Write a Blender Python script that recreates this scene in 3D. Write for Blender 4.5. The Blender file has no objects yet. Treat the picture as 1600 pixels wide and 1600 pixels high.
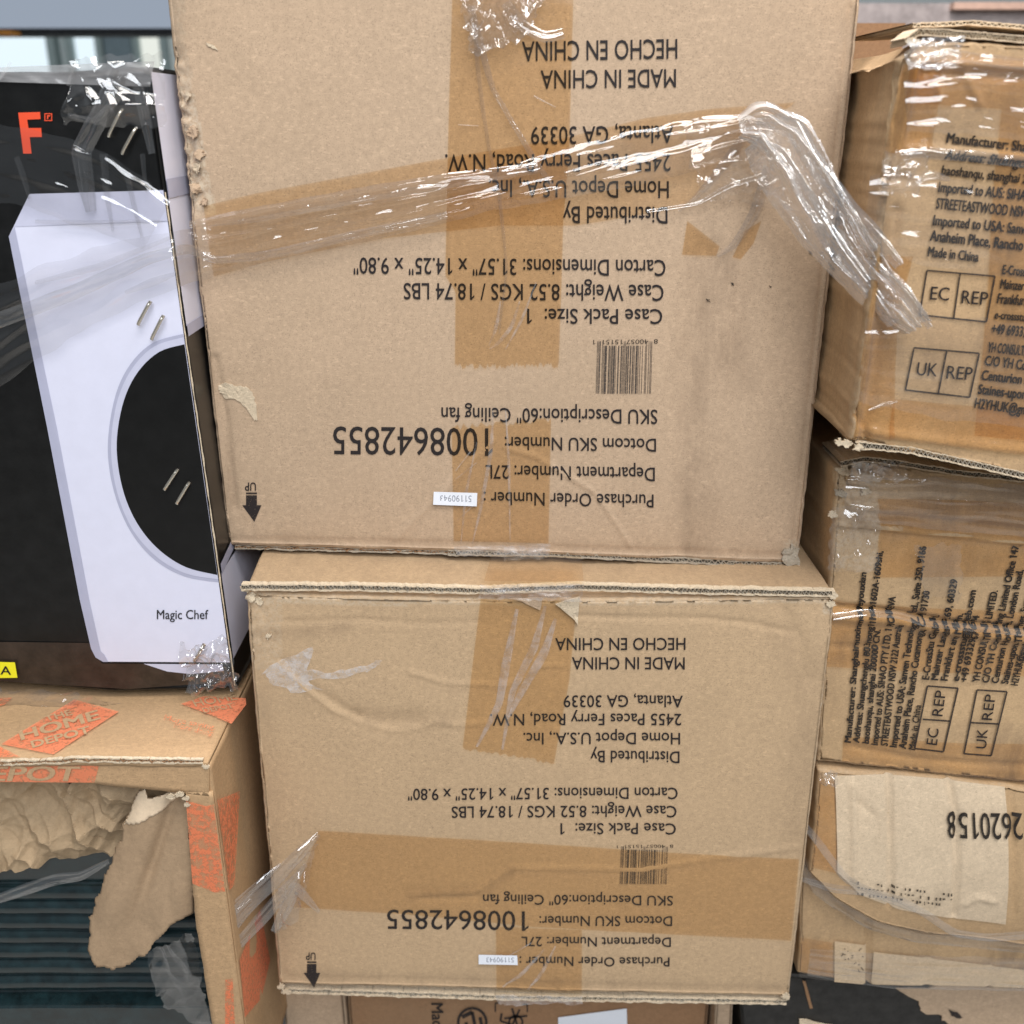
import bpy, math, random
from math import radians, sin, cos, pi
from mathutils import Vector, noise

# ------------------------------------------------------------------ camera, light, exposure
sc = bpy.context.scene
COL = sc.collection
F = 1600.0
PIT = radians(21)
CP, SP = cos(PIT), sin(PIT)
CZ = 0.98
cam_d = bpy.data.cameras.new('camera')
cam = bpy.data.objects.new('camera', cam_d)
COL.objects.link(cam)
cam.location = (0, 0, CZ)
cam.rotation_euler = (pi / 2 - PIT, 0, 0)
cam_d.sensor_width = 36
cam_d.lens = 36
cam_d.clip_start = 0.02
cam_d.clip_end = 60
cam_d.dof.use_dof = True
cam_d.dof.focus_distance = 0.66
cam_d.dof.aperture_fstop = 7.0
sc.camera = cam
sc.view_settings.view_transform = 'Standard'
sc.view_settings.look = 'None'
sc.view_settings.exposure = 0.0
sc.view_settings.gamma = 1.0
sc.cycles.transparent_max_bounces = 24
sc.cycles.max_bounces = 8

w = bpy.data.worlds.new('World')
sc.world = w
w.use_nodes = True
bg = w.node_tree.nodes['Background']
bg.inputs['Color'].default_value = (0.80, 0.90, 1.0, 1)
bg.inputs['Strength'].default_value = 0.20


def area(name, loc, target, sx, sy, power, col):
    d = bpy.data.lights.new(name, 'AREA')
    d.shape = 'RECTANGLE'
    d.size = sx
    d.size_y = sy
    d.energy = power
    d.color = col
    o = bpy.data.objects.new(name, d)
    COL.objects.link(o)
    o.location = loc
    v = Vector(target) - Vector(loc)
    o.rotation_euler = v.to_track_quat('-Z', 'Y').to_euler()
    return o


area('unseen_lamp', (0.35, -0.45, 2.75), (0, 0.65, 0.8), 1.5, 0.8, 45, (1.0, 0.96, 0.91))
area('unseen_lamp', (0.30, -1.35, 2.1), (0, 0.65, 0.55), 1.6, 0.9, 41, (0.93, 0.96, 1.0))  # added front fill, out of view, evens the light down the stack
area('unseen_lamp', (0.1, 0.95, 2.7), (0, 0.6, 0.7), 1.4, 0.3, 52, (1.0, 0.96, 0.94))


# ------------------------------------------------------------------ geometry of the view
def ray(px, py):
    a = (px - 800) / F
    v = (py - 800) / F
    return a, CP - v * SP, -SP - v * CP


def P(px, py, D):
    r = ray(px, py)
    k = D / r[1]
    return Vector((r[0] * k, D, CZ + r[2] * k))


def Pz(px, py, z):
    r = ray(px, py)
    k = (z - CZ) / r[2]
    return Vector((r[0] * k, r[1] * k, z))


def Px(px, py, X):
    r = ray(px, py)
    k = X / r[0]
    return Vector((X, r[1] * k, CZ + r[2] * k))


def nz(x, y, z=0.0):
    return noise.noise(Vector((x, y, z)))


def fbm(x, y, z=0.0, o=4):
    s = 0
    a = 1
    for i in range(o):
        s += a * noise.noise(Vector((x, y, z + i * 7.1)))
        x *= 2.03
        y *= 2.03
        a *= 0.5
    return s


def segd(px, py, pts):
    best = 1e9
    for i in range(len(pts) - 1):
        ax, ay = pts[i]
        bx, by = pts[i + 1]
        dx, dy = bx - ax, by - ay
        t = ((px - ax) * dx + (py - ay) * dy) / (dx * dx + dy * dy + 1e-9)
        t = 0 if t < 0 else 1 if t > 1 else t
        d = (px - ax - t * dx) ** 2 + (py - ay - t * dy) ** 2
        if d < best:
            best = d
    return math.sqrt(best)


class Creases:
    def __init__(s, items):
        s.items = []
        for pts, wd, a in items:
            xs = [p[0] for p in pts]
            ys = [p[1] for p in pts]
            m = wd * 2.6
            s.items.append((pts, wd, a, min(xs) - m, max(xs) + m, min(ys) - m, max(ys) + m))

    def __call__(s, px, py):
        r = 0
        for pts, wd, a, x0, x1, y0, y1 in s.items:
            if x0 < px < x1 and y0 < py < y1:
                d = segd(px, py, pts) / wd
                r += 1.5 * a * math.exp(-d * d)
        return r


class Face:
    """front of a carton: vertical plane at distance D, bulged towards the viewer by f (metres)"""
    def __init__(s, D, f=None):
        s.D = D
        s.f = f

    def __call__(s, px, py, off=0.0):
        p = P(px, py, s.D)
        p.y -= off + (s.f(px, py) if s.f else 0)
        return p


# ------------------------------------------------------------------ objects
WLOC = {}


def thing(name, label, cat, loc, group=None):
    o = bpy.data.objects.new(name, None)
    o.empty_display_size = 0.03
    COL.objects.link(o)
    o.location = loc
    o['label'] = label
    o['category'] = cat
    if group:
        o['group'] = group
    WLOC[o.name] = Vector(loc)
    return o


def mk(name, verts, faces, mat, parent=None, smooth=True, wear=None, label=None, cat=None, kind=None, group=None):
    if parent is not None:
        base = WLOC[parent.name]
    else:
        n = len(verts)
        mn = Vector((min(v[0] for v in verts), min(v[1] for v in verts), min(v[2] for v in verts)))
        mx = Vector((max(v[0] for v in verts), max(v[1] for v in verts), max(v[2] for v in verts)))
        base = Vector(((mn.x + mx.x) / 2, (mn.y + mx.y) / 2, mn.z))
    me = bpy.data.meshes.new(name)
    me.from_pydata([tuple(Vector(v) - base) for v in verts], [], faces)
    me.update()
    if smooth:
        me.polygons.foreach_set('use_smooth', [True] * len(me.polygons))
    if wear is not None:
        at = me.attributes.new('wear', 'FLOAT', 'POINT')
        at.data.foreach_set('value', wear)
    me.materials.append(mat)
    o = bpy.data.objects.new(name, me)
    COL.objects.link(o)
    WLOC[o.name] = base
    if parent is not None:
        o.parent = parent
    else:
        o.location = base
    if label:
        o['label'] = label
    if cat:
        o['category'] = cat
    if kind:
        o['kind'] = kind
    if group:
        o['group'] = group
    return o


def resample(pts, n):
    ls = [0]
    for i in range(len(pts) - 1):
        ls.append(ls[-1] + math.dist(pts[i], pts[i + 1]))
    out = []
    j = 0
    for i in range(n + 1):
        t = ls[-1] * i / n
        while j < len(pts) - 2 and ls[j + 1] < t:
            j += 1
        f = (t - ls[j]) / (ls[j + 1] - ls[j] + 1e-12)
        out.append(tuple(a + (b - a) * f for a, b in zip(pts[j], pts[j + 1])))
    return out


def carton_body(name, face, top, bot, mat, parent, cell=5, inset=5, r=0.0022, back=0.5, wave=2.0, seed=0,
                side=None, wearf=None, edgewear=0.8, label=None, sn=1.0, dirtf=None):
    """front grid between a top and a bottom outline, rounded edge rings, sides running back, closed behind"""
    wtop = sum(math.dist(top[i], top[i + 1]) for i in range(len(top) - 1))
    hl = math.dist(top[0], bot[0])
    nu = max(4, int(wtop / cell))
    nv = max(4, int(hl / cell))
    T = resample(top, nu)
    B = resample(bot, nu)
    V = []
    W = []

    def outl(i, j):
        u = j / nu
        v = i / nv
        x = T[j][0] * (1 - v) + B[j][0] * v
        y = T[j][1] * (1 - v) + B[j][1] * v
        return x, y

    def jit(x, y, e):
        return wave * nz(x / 60, y / 60, seed + e) + 0.5 * wave * nz(x / 14, y / 14, seed + e)

    grid = [[0] * (nu + 1) for _ in range(nv + 1)]
    for i in range(nv + 1):
        for j in range(nu + 1):
            x, y = outl(i, j)
            # inset on the borders
            eu = 1 if j == 0 else -1 if j == nu else 0
            ev = 1 if i == 0 else -1 if i == nv else 0
            x2 = x + eu * inset
            y2 = y + ev * inset
            if j == 0 or j == nu:
                x2 += jit(0, y, 3 + eu)
            if i == 0 or i == nv:
                y2 += jit(x, 0, 9 + ev)
            p = face(x2, y2)
            grid[i][j] = len(V)
            V.append(p)
            W.append(min(1.0, (wearf(x2, y2) if wearf else 0)))
    faces = []
    for i in range(nv):
        for j in range(nu):
            faces.append((grid[i][j], grid[i + 1][j], grid[i + 1][j + 1], grid[i][j + 1]))
    loop = [(0, j) for j in range(nu)] + [(i, nu) for i in range(nv)] + [(nv, nu - j) for j in range(nu)] + [(nv - i, 0) for i in range(nv)]
    prev = [grid[i][j] for i, j in loop]
    outer = []
    for i, j in loop:
        x, y = outl(i, j)
        if j == 0 or j == nu:
            x += jit(0, y, 3 + (1 if j == 0 else -1))
        if i == 0 or i == nv:
            y += jit(x, 0, 9 + (1 if i == 0 else -1))
        outer.append((x, y, P(x, y, face.D)))
    n = len(loop)
    rings = []
    for a in (22, 45, 68, 90):
        rings.append(('r', radians(a)))
    for d in (0.006, 0.012, 0.02, 0.03, 0.045, 0.06, 0.08, 0.11, 0.15, 0.22, 0.3, back):
        rings.append(('b', d))
    for kind, val in rings:
        cur = []
        for k in range(n):
            i, j = loop[k]
            A = V[grid[i][j]]
            x, y, O = outer[k]
            if kind == 'r':
                p = Vector((A.x + (O.x - A.x) * sin(val), A.y + r * (1 - cos(val)), A.z + (O.z - A.z) * sin(val)))
                wv = edgewear * (0.45 + 0.7 * nz(x / 25, y / 25, seed + 5))
            else:
                y0 = A.y + r
                yb = face.D + val
                p = Vector((O.x, max(y0, yb) if val > 0.01 else y0 + (yb - y0) * 0.5 if yb > y0 else y0, O.z))
                sd = 0 if i == 0 else 2 if i == nv else 1 if j == nu else 3
                amp = sn * 0.0012 * min(1, val / 0.03)
                q = amp * (nz(p.x * 18, p.y * 22, p.z * 18 + seed) + 0.5 * nz(p.x * 60, p.y * 60, p.z * 60))
                if side:
                    q += side(sd, x, y, val)
                if sd == 0:
                    p.z += q
                elif sd == 2:
                    p.z -= q
                elif sd == 1:
                    p.x += q
                else:
                    p.x -= q
                wv = edgewear * 0.5 * max(0, 1 - val / 0.012) * (0.5 + nz(x / 25, y / 25, seed + 5))
            cur.append(len(V))
            V.append(p)
            W.append(max(0, min(1, wv)))
        for k in range(n):
            k2 = (k + 1) % n
            faces.append((prev[k2], prev[k], cur[k], cur[k2]))
        prev = cur
    faces.append(tuple(reversed(prev)))
    ob = mk(name, V, faces, mat, parent, wear=W, label=label)
    df = dirtf or (lambda x, y: 0.0)
    Dv = [0.0] * len(V)
    for i in range(nv + 1):
        for j in range(nu + 1):
            x, y = outl(i, j)
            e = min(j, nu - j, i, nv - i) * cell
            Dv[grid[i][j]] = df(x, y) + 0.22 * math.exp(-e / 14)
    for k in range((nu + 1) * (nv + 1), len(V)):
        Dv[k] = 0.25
    at = ob.data.attributes.new('dirt', 'FLOAT', 'POINT')
    at.data.foreach_set('value', Dv)
    return ob


def smudge(items):
    def f(x, y):
        r = 0
        for pts, wd, a in items:
            d = segd(x, y, pts) / wd
            if d < 3:
                r += a * math.exp(-d * d)
        return r
    return f


# ---- text from the built-in font
_cache = {}


def glyphs2(prefix):
    c = bpy.data.curves.new('tmp', 'FONT')
    c.body = prefix
    c.size = 1
    o = bpy.data.objects.new('tmp', c)
    me = bpy.data.meshes.new_from_object(o)
    x = max(v.co.x for v in me.vertices)
    bpy.data.objects.remove(o)
    bpy.data.curves.remove(c)
    bpy.data.meshes.remove(me)
    return x


def glyphs(txt, bold=0.0):
    key = (txt, bold)
    if key not in _cache:
        c = bpy.data.curves.new('tmp', 'FONT')
        c.body = txt
        c.size = 1
        c.resolution_u = 3
        c.fill_mode = 'FRONT'
        o = bpy.data.objects.new('tmp', c)
        me = bpy.data.meshes.new_from_object(o)
        vs = [(v.co.x, v.co.y) for v in me.vertices]
        fs = [tuple(p.vertices) for p in me.polygons]
        bpy.data.objects.remove(o)
        bpy.data.curves.remove(c)
        bpy.data.meshes.remove(me)
        xs = [v[0] for v in vs]
        x0_, x1_ = min(xs), max(xs)
        if '1' in txt and txt != '1':
            cap = 0.7
            cap = max(v[1] for v in glyphs('H')[0])
            sw = glyphs('1')[3] - glyphs('1')[2]
            for i, ch in enumerate(txt):
                if ch == '1':
                    xr = glyphs2(txt[:i + 1])
                    b = len(vs)
                    vs += [(xr - sw, cap), (xr - sw * 1.1, cap * 0.86), (xr - sw - 0.13, cap * 0.72), (xr - sw - 0.13, cap * 0.83), (xr - sw - 0.03, cap * 0.94)]
                    fs.append((b, b + 4, b + 3, b + 2, b + 1))
        _cache[key] = (vs, fs, x0_, x1_)
    return _cache[key]


CAP = max(v[1] for v in glyphs('H')[0])


def text(face, parent, txt, S, E, U, mat, bold=0.0, off=0.0005, name='printed_text', U2=None):
    vs, fs, x0, x1 = glyphs(txt)
    if bold:
        n_ = len(vs)
        k = bold * 0.7
        cp = [(0, 0, 0.0), (k, 0, 0.00004), (0, k * 0.6, 0.00008), (k, k * 0.6, 0.00012)] if bold > 0.008 else [(0, 0, 0.0), (k, 0, 0.00004)]
    else:
        cp = [(0, 0, 0.0)]
    U2 = U2 or U
    out = []
    fo = []
    for bx_, by_, bo in cp:
        b0 = len(out)
        for x, y in vs:
            t = (x + bx_ - x0) / (x1 - x0)
            h = (y + by_) / CAP
            ux = U[0] * (1 - t) + U2[0] * t
            uy = U[1] * (1 - t) + U2[1] * t
            out.append(face(S[0] + (E[0] - S[0]) * t + ux * h, S[1] + (E[1] - S[1]) * t + uy * h, off + bo))
        fo += [tuple(b0 + i for i in f_) for f_ in fs]
    return mk(name, out, fo, mat, parent, smooth=False)


def polys(face, parent, name, plist, mat, off=0.0005, label=None):
    V = []
    Fc = []
    for pl in plist:
        b = len(V)
        V += [face(x, y, off) for x, y in pl]
        Fc.append(tuple(range(b, b + len(pl))))
    return mk(name, V, Fc, mat, parent, smooth=False, label=label)


def rect(x0, y0, x1, y1):
    return [(x0, y0), (x1, y0), (x1, y1), (x0, y1)]


def frame_polys(q, t):
    """outline of a quadrilateral as four bars of thickness t"""
    out = []
    cx = sum(p[0] for p in q) / 4
    cy = sum(p[1] for p in q) / 4
    inn = []
    for x, y in q:
        inn.append((x + (t if x < cx else -t), y + (t if y < cy else -t)))
    for i in range(4):
        j = (i + 1) % 4
        out.append([q[i], q[j], inn[j], inn[i]])
    return out


def line_poly(a, b, t):
    dx, dy = b[0] - a[0], b[1] - a[1]
    l = math.hypot(dx, dy)
    nx, ny = -dy / l * t / 2, dx / l * t / 2
    return [(a[0] + nx, a[1] + ny), (b[0] + nx, b[1] + ny), (b[0] - nx, b[1] - ny), (a[0] - nx, a[1] - ny)]


def strip(face, parent, name, L, R, mat, off=0.0003, na=16, step=6, wr=0.0, seed=0, jag0=0, jag1=0, label=None, wfn=None):
    """a band of tape between two edge lines, following the face"""
    ln = sum(math.dist(L[i], L[i + 1]) for i in range(len(L) - 1))
    n = max(2, int(ln / step))
    A = resample(L, n)
    B = resample(R, n)
    V = []
    rnd = random.Random(seed)
    for i in range(n + 1):
        for j in range(na + 1):
            t = j / na
            x = A[i][0] * (1 - t) + B[i][0] * t
            y = A[i][1] * (1 - t) + B[i][1] * t
            if (i == 0 and jag0) or (i == n and jag1):
                dx = A[1][0] - A[0][0]
                dy = A[1][1] - A[0][1]
                l = math.hypot(dx, dy)
                k = (jag0 if i == 0 else jag1) * rnd.uniform(-1, 1)
                x += dx / l * k
                y += dy / l * k
            z = off
            if wr:
                z += wr * max(0, 0.5 + fbm(x / 30, y / 30, seed, 3))
            if wfn:
                z += wfn(x, y)
            V.append(face(x, y, z))
    Fc = []
    m = na + 1
    for i in range(n):
        for j in range(na):
            Fc.append((i * m + j, (i + 1) * m + j, (i + 1) * m + j + 1, i * m + j + 1))
    return mk(name, V, Fc, mat, parent, label=label)


def ragged(outline, amp, seed, k=4):
    rnd = random.Random(seed)
    out = []
    n = len(outline)
    for i in range(n):
        a = outline[i]
        b = outline[(i + 1) % n]
        for j in range(k):
            t = j / k
            out.append((a[0] + (b[0] - a[0]) * t + rnd.uniform(-amp, amp), a[1] + (b[1] - a[1]) * t + rnd.uniform(-amp, amp)))
    return out


def thick_patch(face, parent, name, outline, mat, off, thick, seed=0, amp=2.0, label=None, curl=None):
    """torn piece of board: ragged outline with a thickness"""
    o = ragged(outline, amp, seed)
    cx = sum(p[0] for p in o) / len(o)
    cy = sum(p[1] for p in o) / len(o)
    n = len(o)
    V = []
    Fc = []
    c = curl or (lambda x, y: 0)
    rings = [1.0, 0.66, 0.33]
    for s in rings:
        for x, y in o:
            X = cx + (x - cx) * s
            Y = cy + (y - cy) * s
            V.append(face(X, Y, off + thick + c(X, Y) + 0.0003 * nz(X / 6, Y / 6, seed)))
    V.append(face(cx, cy, off + thick + c(cx, cy)))
    for r_ in range(2):
        for i in range(n):
            j = (i + 1) % n
            Fc.append((r_ * n + i, r_ * n + j, (r_ + 1) * n + j, (r_ + 1) * n + i))
    for i in range(n):
        Fc.append((2 * n + i, 2 * n + (i + 1) % n, 3 * n))
    b = len(V)
    for x, y in o:
        V.append(face(x, y, off + c(x, y) * 0.9))
    for i in range(n):
        j = (i + 1) % n
        Fc.append((i, b + i, b + j, j))
    return mk(name, V, Fc, mat, parent, smooth=False, label=label)


def tri(x):
    x = x % 1.0
    return 4 * abs(x - 0.5) - 1


class Crumple:
    """creased sheet: ridged noise along a few random directions"""
    def __init__(s, seed, scales, warp=0.6):
        rnd = random.Random(seed)
        s.k = []
        for sc_, a in scales:
            for q in range(3):
                th = rnd.uniform(0, pi)
                s.k.append((cos(th), sin(th), sc_ * rnd.uniform(0.7, 1.5), a, rnd.uniform(0, 50)))

    def __call__(s, x, y):
        r = 0
        for c, n_, sc_, a, sd in s.k:
            u = (x * c + y * n_) / sc_
            v = (y * c - x * n_) / (sc_ * 2.6)
            q = abs(noise.noise(Vector((u, v, sd))))
            r += a * max(0.0, 1 - q * 3.2) + 0.4 * a * noise.noise(Vector((u * 0.6, v * 0.6, sd + 9)))
        return r


def film(parent, name, path, width, face, mat, off=0.002, seed=0, folds=3, amp=0.002, na=26, step=5, twist=0.0, rough_=0.06, label=None,
         cat=None, group=None):
    """stretched plastic: a pleated ribbon along a path of (px, py[, half width factor])"""
    pts = [(p[0], p[1], p[2] if len(p) > 2 else 1.0) for p in path]
    ln = sum(math.dist(pts[i][:2], pts[i + 1][:2]) for i in range(len(pts) - 1))
    n = int(ln / step)
    Q = resample(pts, n)
    # smooth path
    for _ in range(6):
        Q = [Q[0]] + [tuple((Q[i - 1][k] + 2 * Q[i][k] + Q[i + 1][k]) / 4 for k in range(3)) for i in range(1, n)] + [Q[n]]
    V = []
    amp = min(amp, width * 0.00042 * 0.36)
    rnd = random.Random(seed * 7 + 1)
    K = max(2, int(folds * 2.2))
    rid = [(-0.9 + 1.8 * (k + rnd.uniform(0.1, 0.9)) / K, rnd.uniform(0.07, 0.17) * (2.0 if width < 20 else 1.0), rnd.uniform(0.5, 1.0), rnd.uniform(0, 50)) for k in range(K)]
    for i in range(n + 1):
        a = Q[max(0, i - 1)]
        b = Q[min(n, i + 1)]
        dx, dy = b[0] - a[0], b[1] - a[1]
        l = math.hypot(dx, dy) + 1e-9
        nx, ny = -dy / l, dx / l
        s = i * step
        rk = []
        for t0, wd, h, sd in rid:
            rk.append((t0 + 0.22 * nz(s / 130, sd), wd * (1 + 0.6 * nz(s / 60, sd + 3)), h * max(0, 0.55 + 1.3 * nz(s / 75, sd + 7))))
        for j in range(na + 1):
            t = j / na * 2 - 1
            hw = width * Q[i][2]
            e = hw * t * (1 + 0.10 * nz(s / 40, t, seed))
            x = Q[i][0] + nx * e
            y = Q[i][1] + ny * e
            z = 0
            for t0, wd, h in rk:
                u = (t - t0) / wd
                if abs(u) < 3:
                    z += h * math.exp(-u * u)
            z = off + amp * (z + 0.5 * nz(s / 45, t * 1.6, seed) + rough_ * nz(s / 11, t * 4, seed + 1) + 0.5 * (1 - t * t))
            V.append(face(x, y, z))
    Fc = []
    m = na + 1
    for i in range(n):
        for j in range(na):
            Fc.append((i * m + j, (i + 1) * m + j, (i + 1) * m + j + 1, i * m + j + 1))
    return mk(name, V, Fc, mat, parent, label=label, cat=cat, group=group)


def sheet(parent, name, quad, n, face, mat, cr, off=0.001, label=None, cat=None, edge=0.0, seed=0, smooth=True):
    """wrinkled sheet over a quadrilateral TL TR BR BL"""
    V = []
    for i in range(n + 1):
        v = i / n
        for j in range(n + 1):
            u = j / n
            x = (quad[0][0] * (1 - u) + quad[1][0] * u) * (1 - v) + (quad[3][0] * (1 - u) + quad[2][0] * u) * v
            y = (quad[0][1] * (1 - u) + quad[1][1] * u) * (1 - v) + (quad[3][1] * (1 - u) + quad[2][1] * u) * v
            if edge:
                bx = 1 if (i in (0, n) or j in (0, n)) else 0.5
                x += edge * nz(x / 12, y / 12, seed) * bx
                y += edge * nz(x / 12, y / 12, seed + 9) * bx
            V.append(face(x, y, off + cr(x, y)))
    Fc = []
    m = n + 1
    for i in range(n):
        for j in range(n):
            Fc.append((i * m + j, (i + 1) * m + j, (i + 1) * m + j + 1, i * m + j + 1))
    return mk(name, V, Fc, mat, parent, smooth=smooth, label=label, cat=cat)


def corr_edge(parent, name, path, th, D, mat_l, mat_f, seed=0, depth=0.005, per=9.0, gap=True):
    """open edge of corrugated board: two liners (one mesh) and the fluting between them (sub-part)"""
    ln = sum(math.dist(path[i], path[i + 1]) for i in range(len(path) - 1))
    n = int(ln / 3)
    Q = resample(path, n)
    V = []
    Fc = []

    def ribbon(cfun, hfun, d0, d1):
        b = len(V)
        for i in range(n + 1):
            x, y = Q[i][0], Q[i][1]
            c = cfun(i)
            h = hfun(i)
            V.append(P(x, y + c - h, D) + Vector((0, d0 + 0.0008 * nz(x / 11, 3, seed), 0)))
            V.append(P(x, y + c + h, D) + Vector((0, d0 + 0.0008 * nz(x / 11, 3, seed), 0)))
            V.append(P(x, y + c + h, D) + Vector((0, d1, 0)))
            V.append(P(x, y + c - h, D) + Vector((0, d1, 0)))
        for i in range(n):
            for k in range(4):
                k2 = (k + 1) % 4
                Fc.append((b + i * 4 + k, b + i * 4 + k2, b + i * 4 + 4 + k2, b + i * 4 + 4 + k))
    ribbon(lambda i: -th / 2 + 1.2 * nz(i / 9, 1, seed) + 1.3 * nz(i / 2, 6, seed), lambda i: 0.9 + 0.8 * nz(i / 4, 7, seed), -0.0016, depth)
    ribbon(lambda i: th / 2 + 1.4 * nz(i / 8, 4, seed) + 1.2 * nz(i / 2, 8, seed), lambda i: 1.0 + 0.9 * nz(i / 5, 9, seed), -0.002, depth)
    o = mk(name, V, Fc, mat_l, parent, smooth=False)
    V = []
    Fc = []
    m = int(ln / (per / 4))
    Q2 = resample(path, m)
    for i in range(m + 1):
        x, y = Q2[i][0], Q2[i][1]
        a = (0, 1, 0, -1)[i % 4] * th * 0.42
        y2 = y + a + 1.6 * nz(i / 2.2, 2, seed)
        for d in (-0.0015 + 0.0015 * nz(i / 5, 5, seed), depth):
            for h in (-1.0, 1.0):
                V.append(P(x, y2 + h, D) + Vector((0, d, 0)))
    for i in range(m):
        b = i * 4
        Fc.append((b, b + 1, b + 5, b + 4))
        Fc.append((b + 1, b + 3, b + 7, b + 5))
        Fc.append((b, b + 2, b + 6, b + 4))
    mk('fluting', V, Fc, mat_f, o, smooth=False)
    return o


# ------------------------------------------------------------------ materials
def newmat(name):
    m = bpy.data.materials.new(name)
    m.use_nodes = True
    nt = m.node_tree
    nt.nodes.clear()
    out = nt.nodes.new('ShaderNodeOutputMaterial')
    return m, nt, out


def N(nt, t, **kw):
    n = nt.nodes.new(t)
    for k, v in kw.items():
        if k.startswith('i_'):
            key = k[2:]
            n.inputs[int(key) if key.isdigit() else key].default_value = v
        else:
            setattr(n, k, v)
    return n


def tex(nt, scale, detail=3, rough=0.6, stretch=None):
    tc = N(nt, 'ShaderNodeTexCoord')
    src = tc.outputs['Object']
    if stretch:
        mp = N(nt, 'ShaderNodeMapping')
        mp.inputs['Scale'].default_value = stretch
        nt.links.new(src, mp.inputs['Vector'])
        src = mp.outputs['Vector']
    n = N(nt, 'ShaderNodeTexNoise')
    n.inputs['Scale'].default_value = scale
    n.inputs['Detail'].default_value = detail
    n.inputs['Roughness'].default_value = rough
    nt.links.new(src, n.inputs['Vector'])
    return n.outputs['Fac']


def ramp(nt, src, stops):
    r = N(nt, 'ShaderNodeValToRGB')
    el = r.color_ramp.elements
    while len(el) < len(stops):
        el.new(0.5)
    for e, (p, c) in zip(el, stops):
        e.position = p
        e.color = (c, c, c, 1) if isinstance(c, (int, float)) else (*c, 1)
    nt.links.new(src, r.inputs[0])
    return r.outputs[0]


def mixc(nt, fac, a, b, mode='MIX'):
    m = N(nt, 'ShaderNodeMix', data_type='RGBA', blend_type=mode)
    for s, v in ((0, fac), (6, a), (7, b)):
        if isinstance(v, (int, float)):
            m.inputs[s].default_value = v
        elif isinstance(v, tuple):
            m.inputs[s].default_value = (*v, 1)
        else:
            nt.links.new(v, m.inputs[s])
    return m.outputs[2]


def kraft(name, col, rough=0.75, stain=0.25, spec=0.25, flute=None, speck=0.5, bump=0.25, dirt=(0.30, 0.22, 0.14)):
    m, nt, out = newmat(name)
    b = N(nt, 'ShaderNodeBsdfPrincipled')
    b.inputs['Roughness'].default_value = rough
    b.inputs['Specular IOR Level'].default_value = spec
    dark = tuple(c * 0.72 for c in col)
    light = tuple(min(1, c * 1.14) for c in col)
    # mottle of the paper
    c = mixc(nt, ramp(nt, tex(nt, 260, 5, 0.7), [(0.3, 0), (0.72, 1)]), tuple(k * 0.90 for k in col), light)
    # stained areas
    c = mixc(nt, ramp(nt, tex(nt, 7, 5, 0.65), [(0.45, 0), (0.75, stain)]), c, dirt)
    c = mixc(nt, ramp(nt, tex(nt, 28, 4, 0.6, (1.0, 1, 0.25)), [(0.5, 0), (0.8, stain * 0.9)]), c, dark)
    # fibres and specks
    c = mixc(nt, ramp(nt, tex(nt, 1300, 2, 0.5), [(0.56, 0), (0.70, speck)]), c, tuple(k * 0.45 for k in col))
    c = mixc(nt, ramp(nt, tex(nt, 900, 2, 0.5, (0.35, 1, 1)), [(0.58, 0), (0.72, speck * 0.8)]), c, tuple(min(1, k * 1.45) for k in col))
    # scuffed edges show the pale grey core
    at = N(nt, 'ShaderNodeAttribute', attribute_name='wear')
    wn = ramp(nt, tex(nt, 420, 4, 0.75), [(0.38, 0), (0.58, 1)])
    mu = N(nt, 'ShaderNodeMath', operation='MULTIPLY')
    nt.links.new(at.outputs['Fac'], mu.inputs[0])
    nt.links.new(wn, mu.inputs[1])
    c = mixc(nt, mu.outputs[0], c, (0.56, 0.46, 0.34))
    wd = ramp(nt, tex(nt, 300, 3, 0.7), [(0.62, 0), (0.74, 1)])
    mu2 = N(nt, 'ShaderNodeMath', operation='MULTIPLY')
    nt.links.new(at.outputs['Fac'], mu2.inputs[0])
    nt.links.new(wd, mu2.inputs[1])
    c = mixc(nt, mu2.outputs[0], c, (0.16, 0.11, 0.07))
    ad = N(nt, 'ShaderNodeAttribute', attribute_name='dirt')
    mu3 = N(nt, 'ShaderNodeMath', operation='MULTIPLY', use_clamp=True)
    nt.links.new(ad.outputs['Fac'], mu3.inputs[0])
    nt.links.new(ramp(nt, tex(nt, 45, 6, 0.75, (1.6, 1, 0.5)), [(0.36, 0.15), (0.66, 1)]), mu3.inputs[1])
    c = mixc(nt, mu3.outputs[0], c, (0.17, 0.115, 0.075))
    nt.links.new(c, b.inputs['Base Color'])
    bp = N(nt, 'ShaderNodeBump')
    bp.inputs['Strength'].default_value = bump
    bp.inputs['Distance'].default_value = 0.0006
    h = tex(nt, 500, 4, 0.7)
    if flute:
        tc = N(nt, 'ShaderNodeTexCoord')
        wv = N(nt, 'ShaderNodeTexWave', bands_direction=flute)
        wv.inputs['Scale'].default_value = 62
        wv.inputs['Distortion'].default_value = 1.2
        wv.inputs['Detail Scale'].default_value = 1.5
        nt.links.new(tc.outputs['Object'], wv.inputs['Vector'])
        h = mixc(nt, 0.28, h, wv.outputs['Fac'])
    nt.links.new(h, bp.inputs['Height'])
    nt.links.new(bp.outputs[0], b.inputs['Normal'])
    nt.links.new(b.outputs[0], out.inputs[0])
    return m


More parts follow.
